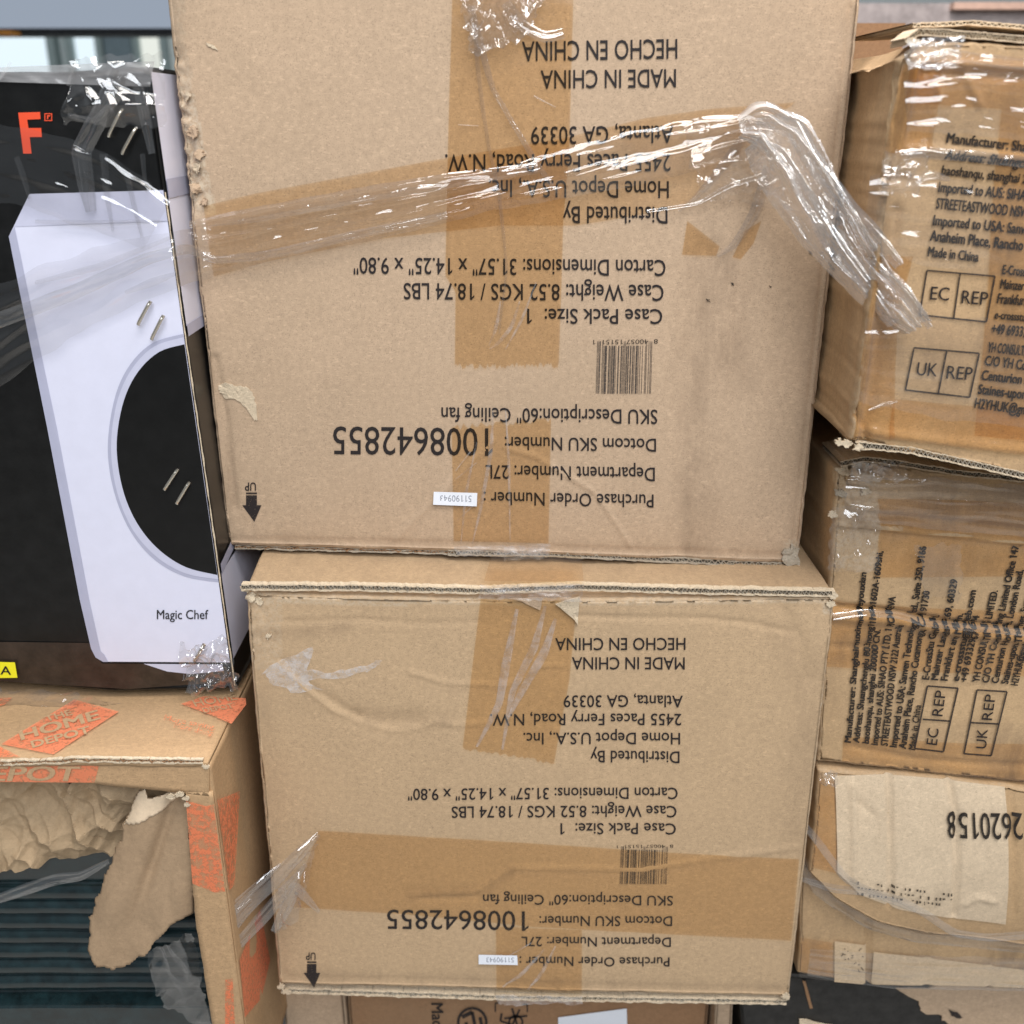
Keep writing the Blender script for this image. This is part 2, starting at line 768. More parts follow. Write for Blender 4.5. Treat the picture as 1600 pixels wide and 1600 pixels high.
def plain(name, col, rough=0.5, spec=0.5, metal=0.0, bump=0.0, bscale=300, mott=0.1):
    m, nt, out = newmat(name)
    b = N(nt, 'ShaderNodeBsdfPrincipled')
    b.inputs['Roughness'].default_value = rough
    b.inputs['Specular IOR Level'].default_value = spec
    b.inputs['Metallic'].default_value = metal
    c = mixc(nt, ramp(nt, tex(nt, 90, 5, 0.65), [(0.35, 0), (0.7, 1)]), tuple(k * (1 - mott) for k in col), tuple(min(1, k * (1 + mott)) for k in col))
    nt.links.new(c, b.inputs['Base Color'])
    if bump:
        bp = N(nt, 'ShaderNodeBump')
        bp.inputs['Strength'].default_value = bump
        bp.inputs['Distance'].default_value = 0.0006
        nt.links.new(tex(nt, bscale, 4, 0.6), bp.inputs['Height'])
        nt.links.new(bp.outputs[0], b.inputs['Normal'])
    nt.links.new(b.outputs[0], out.inputs[0])
    return m


def ink(name, col, cover=0.9, rough=0.6, scale=700, lo=0.30, hi=0.42):
    """printing ink: breaks up over the fibres of the paper"""
    m, nt, out = newmat(name)
    b = N(nt, 'ShaderNodeBsdfPrincipled')
    b.inputs['Roughness'].default_value = rough
    b.inputs['Specular IOR Level'].default_value = 0.25
    b.inputs['Base Color'].default_value = (*col, 1)
    t = N(nt, 'ShaderNodeBsdfTransparent')
    mx = N(nt, 'ShaderNodeMixShader')
    f = ramp(nt, tex(nt, scale, 4, 0.7), [(lo, 0.25 * cover), (hi, cover)])
    nt.links.new(f, mx.inputs[0])
    nt.links.new(t.outputs[0], mx.inputs[1])
    nt.links.new(b.outputs[0], mx.inputs[2])
    nt.links.new(mx.outputs[0], out.inputs[0])
    return m


def clear(name, tint, gloss, rough, bump, scale, stretch=None, milk=0.0, facing=0.0, blot=0.0, ior=1.45, patchy=0):
    """thin clear plastic: tinted transparency with a glossy skin, whiter where it is seen edge on"""
    m, nt, out = newmat(name)
    t = N(nt, 'ShaderNodeBsdfTransparent')
    t.inputs[0].default_value = (*tint, 1)
    if blot:
        c = mixc(nt, ramp(nt, tex(nt, 45, 4, 0.7), [(0.42, 0), (0.62, blot)]), tint, (0.95, 0.9, 0.82))
        nt.links.new(c, t.inputs[0])
    g = N(nt, 'ShaderNodeBsdfGlossy')
    g.inputs['Roughness'].default_value = rough
    bp = N(nt, 'ShaderNodeBump')
    bp.inputs['Strength'].default_value = bump
    bp.inputs['Distance'].default_value = 0.002
    nt.links.new(tex(nt, scale, 3, 0.55, stretch), bp.inputs['Height'])
    nt.links.new(bp.outputs[0], g.inputs['Normal'])
    fr = N(nt, 'ShaderNodeFresnel')
    # a thin sheet has no inside: the same reflection seen from either face
    ge = N(nt, 'ShaderNodeNewGeometry')
    io = N(nt, 'ShaderNodeMath', operation='MULTIPLY_ADD')
    nt.links.new(ge.outputs['Backfacing'], io.inputs[0])
    io.inputs[1].default_value = 1 / ior - ior
    io.inputs[2].default_value = ior
    nt.links.new(io.outputs[0], fr.inputs['IOR'])
    nt.links.new(bp.outputs[0], fr.inputs['Normal'])
    ma = N(nt, 'ShaderNodeMath', operation='MULTIPLY_ADD', use_clamp=True)
    nt.links.new(fr.outputs[0], ma.inputs[0])
    ma.inputs[1].default_value = gloss
    ma.inputs[2].default_value = 0.0
    mi = N(nt, 'ShaderNodeMath', operation='MINIMUM')
    nt.links.new(ma.outputs[0], mi.inputs[0])
    mi.inputs[1].default_value = 0.5
    ma = mi
    mx = N(nt, 'ShaderNodeMixShader')
    nt.links.new(ma.outputs[0], mx.inputs[0])
    nt.links.new(t.outputs[0], mx.inputs[1])
    nt.links.new(g.outputs[0], mx.inputs[2])
    d = N(nt, 'ShaderNodeBsdfDiffuse')
    d.inputs[0].default_value = (0.86, 0.86, 0.88, 1)
    lw = N(nt, 'ShaderNodeLayerWeight')
    lw.inputs['Blend'].default_value = 0.35
    mb = N(nt, 'ShaderNodeMath', operation='MULTIPLY_ADD', use_clamp=True)
    nt.links.new(lw.outputs['Facing'], mb.inputs[0])
    mb.inputs[1].default_value = facing
    mb.inputs[2].default_value = milk
    mx2 = N(nt, 'ShaderNodeMixShader')
    mo = mb.outputs[0]
    if patchy:
        mm = N(nt, 'ShaderNodeMath', operation='MULTIPLY')
        nt.links.new(mo, mm.inputs[0])
        nt.links.new(ramp(nt, tex(nt, patchy, 4, 0.7), [(0.35, 0.15), (0.62, 1)]), mm.inputs[1])
        mo = mm.outputs[0]
    nt.links.new(mo, mx2.inputs[0])
    nt.links.new(mx.outputs[0], mx2.inputs[1])
    nt.links.new(d.outputs[0], mx2.inputs[2])
    nt.links.new(mx2.outputs[0], out.inputs[0])
    return m


def glow(name, col, s):
    m, nt, out = newmat(name)
    e = N(nt, 'ShaderNodeEmission')
    e.inputs[0].default_value = (*col, 1)
    e.inputs[1].default_value = s
    nt.links.new(e.outputs[0], out.inputs[0])
    return m


K_UP = kraft('kraft_board_pinkish', (0.478, 0.347, 0.237), stain=0.24, flute='X')
K_LO = kraft('kraft_board_tan', (0.49, 0.345, 0.21), stain=0.22, flute='X')
K_OR = kraft('kraft_board_orange_print', (0.46, 0.30, 0.165), stain=0.22, flute='Z')
K_R1 = kraft('kraft_board_ochre', (0.50, 0.335, 0.185), stain=0.35, rough=0.6, bump=0.4)
K_R2 = kraft('kraft_board_worn', (0.50, 0.34, 0.19), stain=0.45, rough=0.6, bump=0.45)
K_R3 = kraft('kraft_board_pale', (0.62, 0.49, 0.345), stain=0.15, flute='X')
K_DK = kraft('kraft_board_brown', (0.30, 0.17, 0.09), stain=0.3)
K_TORN = kraft('torn_board_core', (0.62, 0.51, 0.37), stain=0.3, bump=1.0, speck=0.6, rough=0.95)
K_GREY = kraft('board_edge_grey', (0.40, 0.35, 0.28), stain=0.5, bump=1.0, speck=0.7, rough=0.95)
PAPER = kraft('packing_paper', (0.45, 0.325, 0.20), stain=0.1, rough=0.8, speck=0.2)
FLAP = kraft('torn_liner_paper', (0.36, 0.25, 0.155), stain=0.12, rough=0.85, speck=0.3)
PALE = kraft('torn_ply_pale', (0.74, 0.58, 0.41), stain=0.05, rough=0.9, speck=0.1)
INK = ink('black_ink', (0.025, 0.02, 0.02), cover=0.93)
INK2 = ink('black_ink_faded', (0.03, 0.024, 0.02), cover=0.92, lo=0.33, hi=0.46)
BARI = ink('barcode_ink', (0.06, 0.05, 0.045), cover=0.85, lo=0.3, hi=0.5)
ORI = ink('orange_ink', (0.88, 0.26, 0.13), cover=0.72, scale=330, lo=0.34, hi=0.50)
ORIW = ink('orange_ink_worn', (0.88, 0.24, 0.11), cover=0.74, scale=260, lo=0.42, hi=0.56)
GRI = ink('grey_ink', (0.30, 0.32, 0.38), cover=0.8)
TAPE = clear('brown_packing_tape', (0.925, 0.84, 0.71), 0.35, 0.22, 0.25, 60, (1, 1, 0.3), milk=0.0, facing=0.06, blot=0.0)
TAPEF = clear('faded_packing_tape', (0.94, 0.87, 0.765), 0.35, 0.22, 0.3, 60, (0.3, 1, 1), milk=0.0, facing=0.06, blot=0.8)
TAPEO = clear('ochre_packing_tape', (0.945, 0.84, 0.68), 0.5, 0.12, 0.5, 50, (0.4, 1, 1), milk=0.01, facing=0.1, blot=0.35)
AIR = clear('air_under_tape', (0.97, 0.96, 0.95), 1.0, 0.2, 0.5, 120, None, milk=0.17, facing=0.3, patchy=130)
FILM = clear('stretch_film', (0.98, 0.975, 0.97), 3.4, 0.07, 0.25, 30, None, milk=0.006, facing=0.09)
FILM2 = clear('stretch_film_bunched', (0.965, 0.96, 0.955), 4.6, 0.085, 0.5, 60, None, milk=0.02, facing=0.10)
FILM3 = clear('stretch_film_taut', (0.985, 0.98, 0.975), 3.0, 0.07, 0.3, 26, None, milk=0.004, facing=0.04)
FILM5 = clear('stretch_film_rope', (0.96, 0.95, 0.93), 6.5, 0.10, 1.0, 110, None, milk=0.10, facing=0.34)
FILM4 = clear('stretch_film_crushed', (0.955, 0.95, 0.94), 4.2, 0.12, 0.5, 70, None, milk=0.06, facing=0.34)
WHITE = plain('printed_white', (0.68, 0.69, 0.83), rough=0.32, mott=0.02, bump=0.05)
LILAC = plain('printed_lilac_grey', (0.42, 0.43, 0.56), rough=0.32, mott=0.03)
LILAC2 = plain('printed_lilac_pale', (0.55, 0.56, 0.70), rough=0.32, mott=0.03)
BLACK = plain('laminated_black', (0.008, 0.008, 0.008), spec=0.35, rough=0.30, mott=0.3, bump=0.08, bscale=60)
DOORK = plain('printed_black', (0.007, 0.007, 0.007), spec=0.35, rough=0.28, mott=0.2)
BROWNK = plain('printed_brown_black', (0.035, 0.024, 0.018), rough=0.35, mott=0.4)
RED = plain('printed_orange_red', (0.80, 0.085, 0.03), rough=0.4, mott=0.03)
YEL = plain('yellow_label', (0.86, 0.80, 0.02), rough=0.5, mott=0.03)
STEEL = plain('staple_wire', (0.72, 0.66, 0.56), rough=0.25, metal=0.9)
LAB = plain('white_label', (0.80, 0.83, 0.90), rough=0.6, mott=0.02)
TEAL = plain('dark_green_plastic', (0.007, 0.019, 0.022), rough=0.20, mott=0.5, bump=0.12, bscale=30, spec=0.9)
DARK = plain('dark_board', (0.018, 0.017, 0.016), rough=0.55, mott=0.5, bump=0.5, bscale=120)
CONC = plain('concrete', (0.33, 0.32, 0.30), rough=0.8, mott=0.2)

# ------------------------------------------------------------------ the setting behind the stack
mk('floor', [(-5, -3, 0), (5, -3, 0), (5, 9, 0), (-5, 9, 0)], [(0, 1, 2, 3)], CONC, kind='structure', smooth=False)


def boxmesh(x0, x1, y0, y1, z0, z1):
    V = [(x, y, z) for x in (x0, x1) for y in (y0, y1) for z in (z0, z1)]
    Fc = [(0, 1, 3, 2), (4, 6, 7, 5), (0, 4, 5, 1), (2, 3, 7, 6), (0, 2, 6, 4), (1, 5, 7, 3)]
    return V, Fc


def pbox(px0, py0, px1, py1, D, th):
    a = P(px0, py0, D)
    b = P(px1, py1, D)
    return boxmesh(a.x, b.x, D, D + th, b.z, a.z)


WALL = plain('far_wall_paint', (0.62, 0.68, 0.68), rough=0.8)
v, f = boxmesh(-5, 5, 4.2, 4.35, 0.004, 3.6)
mk('far_wall', v, f, WALL, label='pale grey-green wall far behind the stacked cartons', cat='wall', smooth=False)
WIN = glow('bright_window', (0.80, 0.93, 1.0), 1.05)
WIN2 = glow('bright_window_warm', (0.90, 0.94, 0.86), 0.92)
FRM = plain('window_frame', (0.30, 0.38, 0.38), rough=0.6)
for (a, b_, g, lb) in ((-60, 76, WIN, 'large bright window at the far left, above the black appliance carton'),
                       (110, 151, WIN, 'narrow bright window between the grey-green panel and the dark shutter'),
                       (214, 251, WIN2, 'narrow cream bright window beside the upper left carton edge')):
    o = thing('window', lb, 'window', P((a + b_) / 2, 110, 4.19))
    v, f = pbox(a, 20, b_, 128, 4.15, 0.03)
    mk('pane', v, f, g, o, smooth=False)
    for q in ((a - 5, 14, a, 134), (b_, 14, b_ + 5, 134), (a, 128, b_, 134), (a, 14, b_, 20)):
        v, f = pbox(*q, 4.13, 0.055)
        mk('frame', v, f, FRM, o, smooth=False)
v, f = pbox(156, 20, 210, 132, 4.1, 0.08)
mk('shutter', v, f, plain('shutter_paint', (0.16, 0.22, 0.25), rough=0.6), label='dark grey-green roller shutter far behind the black carton', cat='shutter', smooth=False)

# ceiling steel and blue-grey canopy, out of focus
CAN = clear('canopy_sheet', (0.9, 0.93, 1.0), 0.4, 0.4, 0.4, 3, milk=0.35, facing=0.1)
CANB = glow('self_lit_canopy', (0.44, 0.51, 0.62), 0.72)  # emission stands in for daylight on the canopy; it is no lamp
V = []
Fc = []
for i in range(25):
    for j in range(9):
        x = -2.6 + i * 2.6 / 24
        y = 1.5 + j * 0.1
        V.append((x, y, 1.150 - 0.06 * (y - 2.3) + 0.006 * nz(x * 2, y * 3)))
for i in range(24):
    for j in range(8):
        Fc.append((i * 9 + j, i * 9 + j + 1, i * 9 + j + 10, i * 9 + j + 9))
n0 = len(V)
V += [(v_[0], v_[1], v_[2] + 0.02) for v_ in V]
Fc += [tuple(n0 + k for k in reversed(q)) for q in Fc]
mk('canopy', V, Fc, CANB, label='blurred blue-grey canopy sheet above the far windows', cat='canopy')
a = P(-200, 44, 2.25)
b = P(262, 54, 2.25)
v, f = boxmesh(a.x, b.x + 0.3, 2.25, 2.33, b.z, a.z)
mk('roof_beam', v, f, DARK, label='dark horizontal beam under the blue-grey canopy', cat='beam', smooth=False)
v, f = pbox(-8, 47, 17, 54, 2.2, 0.045)
mk('warning_lamp', v, f, plain('amber_plastic', (0.8, 0.3, 0.03)), label='small amber light on the dark beam at far left', cat='lamp', smooth=False)
# mauve wrapped goods behind at the right
MAU = plain('mauve_wrapped_board', (0.34, 0.29, 0.28), rough=0.45, mott=0.25, bump=0.4, bscale=12)
a = P(1300, -40, 1.6)
b = P(1900, 130, 1.6)
v, f = boxmesh(a.x, b.x, 1.6, 2.1, 0.004, P(1300, 5, 1.6).z)
tg = thing('wrapped_carton', 'blurred mauve-brown wrapped carton behind the upper right carton', 'carton', ((a.x + b.x) / 2, 1.85, 0))
mk('body', v, f, MAU, tg, smooth=False)
v, f = boxmesh(P(1490, 0, 1.59).x, b.x, 1.585, 1.6, P(1300, 16, 1.6).z, P(1300, 5, 1.6).z)
mk('orange_band', v, f, plain('orange_band_print', (0.55, 0.36, 0.28)), tg, smooth=False)
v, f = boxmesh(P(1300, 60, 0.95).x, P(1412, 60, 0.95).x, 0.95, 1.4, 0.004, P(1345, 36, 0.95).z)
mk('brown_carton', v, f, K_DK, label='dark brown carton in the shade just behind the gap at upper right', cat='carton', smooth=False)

# ------------------------------------------------------------------ upper centre carton
cr_up = Creases([
    ([(1331, 10), (1240, 862)], 3.0, -0.0009),
    ([(1338, 10), (1246, 862)], 3.0, 0.0005),
    ([(925, 765), (948, 795), (985, 852)], 3.0, 0.0006),
    ([(790, 700), (835, 712), (890, 745), (925, 765)], 3.0, 0.0007),
    ([(770, 690), (700, 760), (620, 842)], 4.0, 0.0005),
    ([(335, 560), (352, 650), (368, 792)], 6.0, -0.0009),
    ([(1105, 395), (1080, 600), (1070, 860)], 28.0, -0.0011),
    ([(1165, 440), (1150, 620), (1120, 840)], 22.0, -0.0007),
    ([(360, 842), (700, 850), (1235, 868)], 3.0, -0.0005),
])


def left_edge(y):
    return 258 + 0.1141 * y


def torn_edge(y):
    return 286 + max(0, y - 60) * 0.175 + 6 * nz(y / 25, 3)


def f_up(px, py):
    r = 0.0016 * nz(px / 330, py / 330, 2) + 0.0003 * nz(px / 70, py / 70, 5) + cr_up(px, py)
    e = px - left_edge(py)
    te = torn_edge(py) - left_edge(py)
    if py < 345 and e < te:
        k = min(1, (345 - py) / 40)
        t = 1 - e / te
        r -= k * (0.0008 + 0.004 * t * t)
        r += k * min(1, max(0, py - 60) / 60) * 0.0050 * fbm(px / 22, py / 19, 4, 4) * sin(min(1, e / te + .2) * pi)
    return r


UP = Face(0.65, f_up)


def wear_up(px, py):
    e = px - left_edge(py)
    te = torn_edge(py) - left_edge(py)
    if py < 345 and e < te + 3:
        return (0.25 + 0.75 * min(1, max(0, py - 80) / 90)) * min(1, (345 - py) / 30)
    if px > 1225 and py > 845:
        return 0.8
    return 0.0


up = thing('carton', 'upper kraft carton in the middle, torn along its upper left edge', 'carton', P(800, 880, 0.9), 'ceiling fan cartons stacked upside down')
TL, TR = (248, -90), (1354, -90)
carton_body('body', UP, [TL, TR], [(357, 852), (800, 866), (1247, 880)], K_UP, up, cell=4.2, inset=5, back=0.5, wave=1.6, seed=3,
            wearf=wear_up, edgewear=0.5, dirtf=smudge([([(1110, 400), (1085, 600), (1085, 850)], 34, 0.42), ([(1150, 440), (1160, 600)], 26, 0.3), ([(1165, 370), (1130, 560)], 16, 0.3),
                                                   ([(360, 840), (1230, 862)], 10, 0.22), ([(320, 560), (352, 650), (365, 790)], 10, 0.3), ([(1320, 20), (1235, 860)], 9, 0.22)]))

TX = [  # text, start, end, cap vector
    ('HECHO EN CHINA', (1058, 61), (816, 65), (0, 30)),
    ('MADE IN CHINA', (1056, 108), (845, 110), (0, 28)),
    ('Atlanta, GA 30339', (1052, 196), (830, 198), (0, 27)),
    ('2455 Paces Ferry Road, N.W.', (1048, 240), (696, 241), (0, 27)),
    ('Home Depot U.S.A., Inc.', (1045, 283), (764, 281), (0, 26)),
    ('Distributed By', (1043, 323), (880, 322), (0, 26)),
    ('Carton Dimensions: 31.57" x 14.25" x 9.80"', (1040, 406), (553, 402), (0, 25)),
    ('Case Weight: 8.52 KGS / 18.74 LBS', (1037, 445), (631, 442), (0, 25)),
    ('Case Pack Size:  1', (1035, 483), (824, 482), (0, 23)),
    ('SKU Description:60" Ceiling fan', (1027, 640), (690, 636), (0, 22)),
    ('Dotcom SKU Number:', (1025, 685), (789, 682), (0, 20)),
    ('1008642855', (763, 669), (521, 666), (0, 43)),
    ('Department Number: 27L', (1023, 730), (759, 726), (0, 21)),
    ('Purchase Order Number :', (1021, 772), (756, 768), (0, 20)),
]
for t, S, E, U in TX:
    text(UP, up, t, S, E, U, INK, bold=0.018 if t[0] != '1' else 0.008)


def barcode(face, parent, x0, y0, x1, y1, dh, digits):
    rnd = random.Random(5)
    o = thing_bars = []
    x = x0
    unit = (x1 - x0) / 95
    pl = []
    bars = '101' + ''.join(rnd.choice(['0001101', '0011001', '0111101', '0100011', '0110001', '0101111', '0111011', '0110111']) for _ in range(6)) + '01010' \
        + ''.join(rnd.choice(['1110010', '1100110', '1101100', '1000010', '1011100', '1001110', '1000100', '1001000']) for _ in range(6)) + '101'
    i = 0
    while i < 95:
        if bars[i] == '1':
            j = i
            while j < 95 and bars[j] == '1':
                j += 1
            long_ = i < 10 or i > 84 or 44 < i < 50
            sk = (x1 - 2 - x0) * 0.0
            pl.append([(x0 + i * unit + 2.4, y0 + (0 if long_ else dh)), (x0 + j * unit + 2.4, y0 + (0 if long_ else dh)), (x0 + j * unit, y1), (x0 + i * unit, y1)])
            i = j
        else:
            i += 1
    polys(face, parent, 'barcode', pl, BARI, 0.0005)
    text(face, parent, digits, (x1 + 11, y0 - 3), (x0 - 4, y0 - 2), (0, dh * 1.0), INK2, name='barcode_number')


barcode(UP, up, 931, 533, 1017, 615, 7, '8  40057 15151  1')


def arrow_mark(face, parent, cx, ytop, s, sl=0.0):
    """UP with bar and arrow, printed upside down"""
    text(face, parent, 'UP', (cx + 8.5 * s - 1, ytop), (cx - 8.5 * s - 1, ytop), (0, 12.5 * s), INK, bold=0.03, name='up_mark')
    y = ytop + 15.5 * s
    polys(face, parent, 'up_arrow', [rect(cx - 8 * s, y, cx + 9 * s, y + 2.6 * s),
                                     rect(cx - 8 * s, y + 4.5 * s, cx + 9 * s, y + 20.3 * s),
                                     [(cx - 14 * s, y + 20 * s), (cx + 16 * s, y + 20 * s), (cx + 5 * s, y + 46 * s)]], INK, 0.0005)


arrow_mark(UP, up, 393, 753, 1.0)
# small white order label
polys(UP, up, 'order_label', [[(678, 767), (746, 769), (745, 790), (677, 787)]], LAB, 0.0020)
text(UP, up, '51190943', (737, 773), (688, 772), (0, 10), GRI, off=0.0022, name='label_number')
# scuff on the left: peeled ply
thick_patch(UP, up, 'torn_patch', [(341, 603), (352, 598), (366, 602), (385, 605), (395, 612), (400, 632), (403, 655), (398, 656), (390, 640), (372, 625), (352, 622), (343, 614)],
            K_TORN, 0.0001, 0.0006, 3, 1.3)
thick_patch(UP, up, 'torn_patch', [(322, 66), (333, 70), (342, 79), (336, 77), (326, 72)], K_TORN, 0.0001, 0.0006, 5, 0.8)
for i, (x, y, s_) in enumerate(((292, 150, 9), (302, 205, 13), (312, 240, 11), (308, 262, 9), (306, 296, 12), (318, 316, 8))):
    rnd = random.Random(i + 40)
    ol = [(x + s_ * cos(a_) * rnd.uniform(0.6, 1.2), y + s_ * 0.9 * sin(a_) * rnd.uniform(0.6, 1.2)) for a_ in [k * pi / 4 for k in range(8)]]
    sl_ = rnd.uniform(-0.0003, 0.0003)
    thick_patch(UP, up, 'torn_flake', ol, K_UP if i % 3 else K_TORN, 0.0004 + 0.0008 * rnd.random(), 0.0010, i, 2.0, curl=lambda X, Y, x=x, y=y, s=sl_: (Y - y) * 0.00012 + (X - x) * s)

# tapes: long vertical strip, lower strip, slanted strip, corner bits
strip(UP, up, 'tape', [(709, -80), (700, 240), (696, 430), (712, 455), (711, 572)], [(898, -80), (889, 240), (880, 345), (877, 455), (873, 570)], TAPE,
      off=0.0008, na=80, wr=0.0005, seed=4, jag1=5)
strip(UP, up, 'tape', [(706, 668), (709, 845)], [(861, 655), (857, 848)], TAPE, off=0.0008, na=34, wr=0.0003, seed=9, jag0=6)
strip(UP, up, 'tape', [(318, 322), (400, 302), (700, 246), (880, 216), (1010, 184), (1110, 170), (1238, 160)],
      [(334, 432), (420, 408), (600, 372), (780, 352), (900, 352), (1060, 325), (1075, 318), (1250, 290)][:7], TAPEF, off=0.0006, na=24, wr=0.0004, seed=2, jag1=5)
polys(UP, up, 'tape', [[(1074, 345), (1125, 385), (1120, 400), (1066, 398)]], TAPE, 0.0007)
polys(UP, up, 'tape', [[(1190, 345), (1178, 380), (1158, 405), (1145, 402), (1165, 360)]], TAPE, 0.0007)
# air channels under the tape
for i, (pts, wd) in enumerate((([(745, 690), (728, 770), (720, 850)], 3), ([(770, 640), (768, 700), (752, 790), (738, 850)], 4), ([(790, 640), (795, 720), (797, 845)], 3),
                               ([(782, 470), (776, 510), (764, 540)], 4), ([(812, 470), (800, 510), (775, 540), (765, 545)], 4), ([(838, 440), (815, 500), (790, 545)], 3),
                               ([(735, 705), (712, 735)], 4), ([(745, 722), (712, 748)], 3), ([(755, 775), (715, 812)], 3), ([(716, 195), (748, 197)], 4), ([(834, 150), (868, 168)], 5))):
    film(up, 'air_channel', [(p[0], p[1], (0.35, 1, 0.8, 0.25)[min(3, k * 3 // max(1, len(pts) - 1))]) for k, p in enumerate(pts)], wd * 0.8, UP, AIR, off=0.0012, seed=i, folds=0.6, amp=0.0007, na=8, step=4)
# flap edges under the upper carton (torn grey liner) and crushed corner
corr_edge(up, 'board_edge', [(700, 862), (860, 864), (1240, 883)], 7, 0.652, K_GREY, K_GREY, 5, 0.04)
corr_edge(up, 'board_edge', [(368, 853), (560, 858), (712, 862)], 4, 0.654, K_GREY, K_DK, 7, 0.04)
thick_patch(UP, up, 'torn_flake', [(1225, 856), (1240, 850), (1249, 858), (1246, 880), (1232, 886), (1220, 872)], K_GREY, 0.0003, 0.0012, 71, 3)
sheet(up, 'tape_end', [(708, 853), (860, 848), (856, 868), (714, 866)], 26, UP, AIR, Crumple(3, [(22, 0.0006), (9, 0.0005)]), 0.0015, edge=4)
sheet(up, 'tape_end', [(788, 852), (852, 850), (850, 870), (786, 872)], 20, UP, AIR, Crumple(8, [(16, 0.0006), (7, 0.0005)]), 0.0028, edge=3)

for x, y, r_ in ((1267, 395, 3.0), (1107, 470, 3.6), (1145, 444, 3), (347, 822, 3), (1204, 448, 2)):
    polys(UP, up, 'dark_nick', [ragged([(x - r_, y - r_), (x + r_ * 0.6, y - r_ * 0.4), (x + r_, y + r_), (x - r_ * 0.3, y + r_ * 0.5)], 0.8, int(x))], INK2, 0.0007)

# ------------------------------------------------------------------ lower centre carton
cr_lo = Creases([
    ([(438, 1038), (480, 1078), (520, 1108), (560, 1128)], 3.0, 0.0008),
    ([(443, 1034), (485, 1073), (560, 1122)], 8.0, -0.0007),
    ([(560, 1128), (610, 1142), (655, 1138), (680, 1126), (715, 1133), (760, 1130)], 3.0, 0.0006),
    ([(560, 1120), (600, 1128), (650, 1124)], 14.0, -0.0010),
    ([(430, 972), (560, 967), (640, 973), (760, 974)], 2.6, -0.0005),
    ([(900, 962), (960, 965), (1100, 966), (1180, 975), (1235, 988)], 3.0, -0.0007),
    ([(640, 1050), (700, 1068), (790, 1072), (815, 1064), (840, 1042), (880, 1040)], 3.0, 0.0006),
    ([(1297, 940), (1235, 1540)], 3.0, -0.0005),
    ([(640, 1398), (740, 1395), (800, 1356), (1000, 1358), (1080, 1346), (1250, 1322)], 3.0, 0.0007),
    ([(660, 1403), (745, 1401)], 5.0, -0.0006),
    ([(450, 1525), (780, 1535), (1225, 1548)], 3.0, -0.0005),
    ([(1226, 1180), (1231, 1190), (1222, 1200)], 3.0, 0.0006),
    ([(1215, 940), (1250, 1000), (1262, 1060)], 14.0, -0.0008),
])


def f_lo(px, py):
    return 0.0020 * nz(px / 330, py / 330, 12) + 0.0005 * nz(px / 80, py / 80, 15) + cr_lo(px, py) - 0.004 * max(0, 1 - (px - 375) / 60) * max(0, 1 - (py - 925) / 110) * (1 + nz(px / 15, py / 15, 4))


LO = Face(0.60, f_lo)


def wear_lo(px, py):
    r = 0
    if px < 440 and py < 1045:
        r = 0.35
    if py < 945:
        r = max(r, 0.6)
    if px > 1285 and py < 960:
        r = 0.8
    return r


def side_lo(sd, x, y, d):
    if sd == 0:
        return 0.006 * min(1, d / 0.05) * max(0, (1240 - x) / 900)
    return 0


lo = thing('carton', 'lower kraft carton in the middle, its top front edge split open', 'carton', P(830, 1560, 0.85), 'ceiling fan cartons stacked upside down')
carton_body('body', LO, [(382, 927), (800, 936), (1306, 932)], [(436, 1538), (800, 1548), (1234, 1560)], K_LO, lo, cell=4.2, inset=5, r=0.003, back=0.5, wave=1.6,
            seed=13, wearf=wear_lo, side=side_lo, edgewear=0.9, dirtf=smudge([([(560, 1125), (640, 1132), (700, 1126)], 14, 0.25), ([(1230, 1000), (1262, 1100), (1240, 1300)], 30, 0.25),
                                                   ([(640, 1395), (760, 1392), (800, 1360)], 9, 0.3), ([(400, 985), (450, 990), (540, 980)], 10, 0.35), ([(445, 1520), (1220, 1545)], 12, 0.2), ([(400, 1000), (440, 1500)], 16, 0.2)]))
TX2 = [
    ('HECHO EN CHINA', (1071, 996), (868, 997), (0, 19)),
    ('MADE IN CHINA', (1070, 1027), (894, 1027), (0, 19)),
    ('Atlanta, GA 30339', (1067, 1087), (881, 1087), (0, 18.5)),
    ('2455 Paces Ferry Road, N.W.', (1065, 1116), (766, 1116), (0, 18)),
    ('Home Depot U.S.A., Inc.', (1063, 1146), (818, 1146), (0, 18)),
    ('Distributed By', (1062, 1175), (923, 1174), (0, 18)),
    ('Carton Dimensions: 31.57" x 14.25" x 9.80"', (1059, 1231), (638, 1231), (0, 17.5)),
    ('Case Weight: 8.52 KGS / 18.74 LBS', (1057, 1259), (706, 1259), (0, 17.5)),
    ('Case Pack Size:  1', (1056, 1286), (876, 1286), (0, 17)),
    ('SKU Description:60" Ceiling fan', (1051, 1398), (755, 1397), (0, 15)),
    ('Dotcom SKU Number:', (1050, 1430), (843, 1430), (0, 15)),
    ('1008642855', (820, 1423), (605, 1421), (0, 30)),
    ('Department Number: 27L', (1048, 1463), (815, 1462), (0, 14.5)),
    ('Purchase Order Number :', (1046, 1494), (812, 1493), (0, 14.5)),
]
for t, S, E, U in TX2:
    text(LO, lo, t, S, E, U, INK, bold=0.018 if t[0] != '1' else 0.008)
barcode(LO, lo, 968, 1322, 1041, 1380, 5, '8  40057 15151  1')
arrow_mark(LO, lo, 487, 1487, 0.87)
polys(LO, lo, 'order_label', [[(748, 1488), (808, 1489), (809, 1504), (748, 1503)]], LAB, 0.0022)
text(LO, lo, '51190943', (803, 1492), (760, 1492), (0, 7.5), GRI, off=0.0024, name='label_number')
strip(LO, lo, 'tape', [(752, 928), (748, 960), (736, 1060), (723, 1168)], [(904, 928), (898, 975), (890, 1060), (866, 1192)], TAPE, off=0.0009, na=34, wr=0.0004, seed=14, jag1=3)
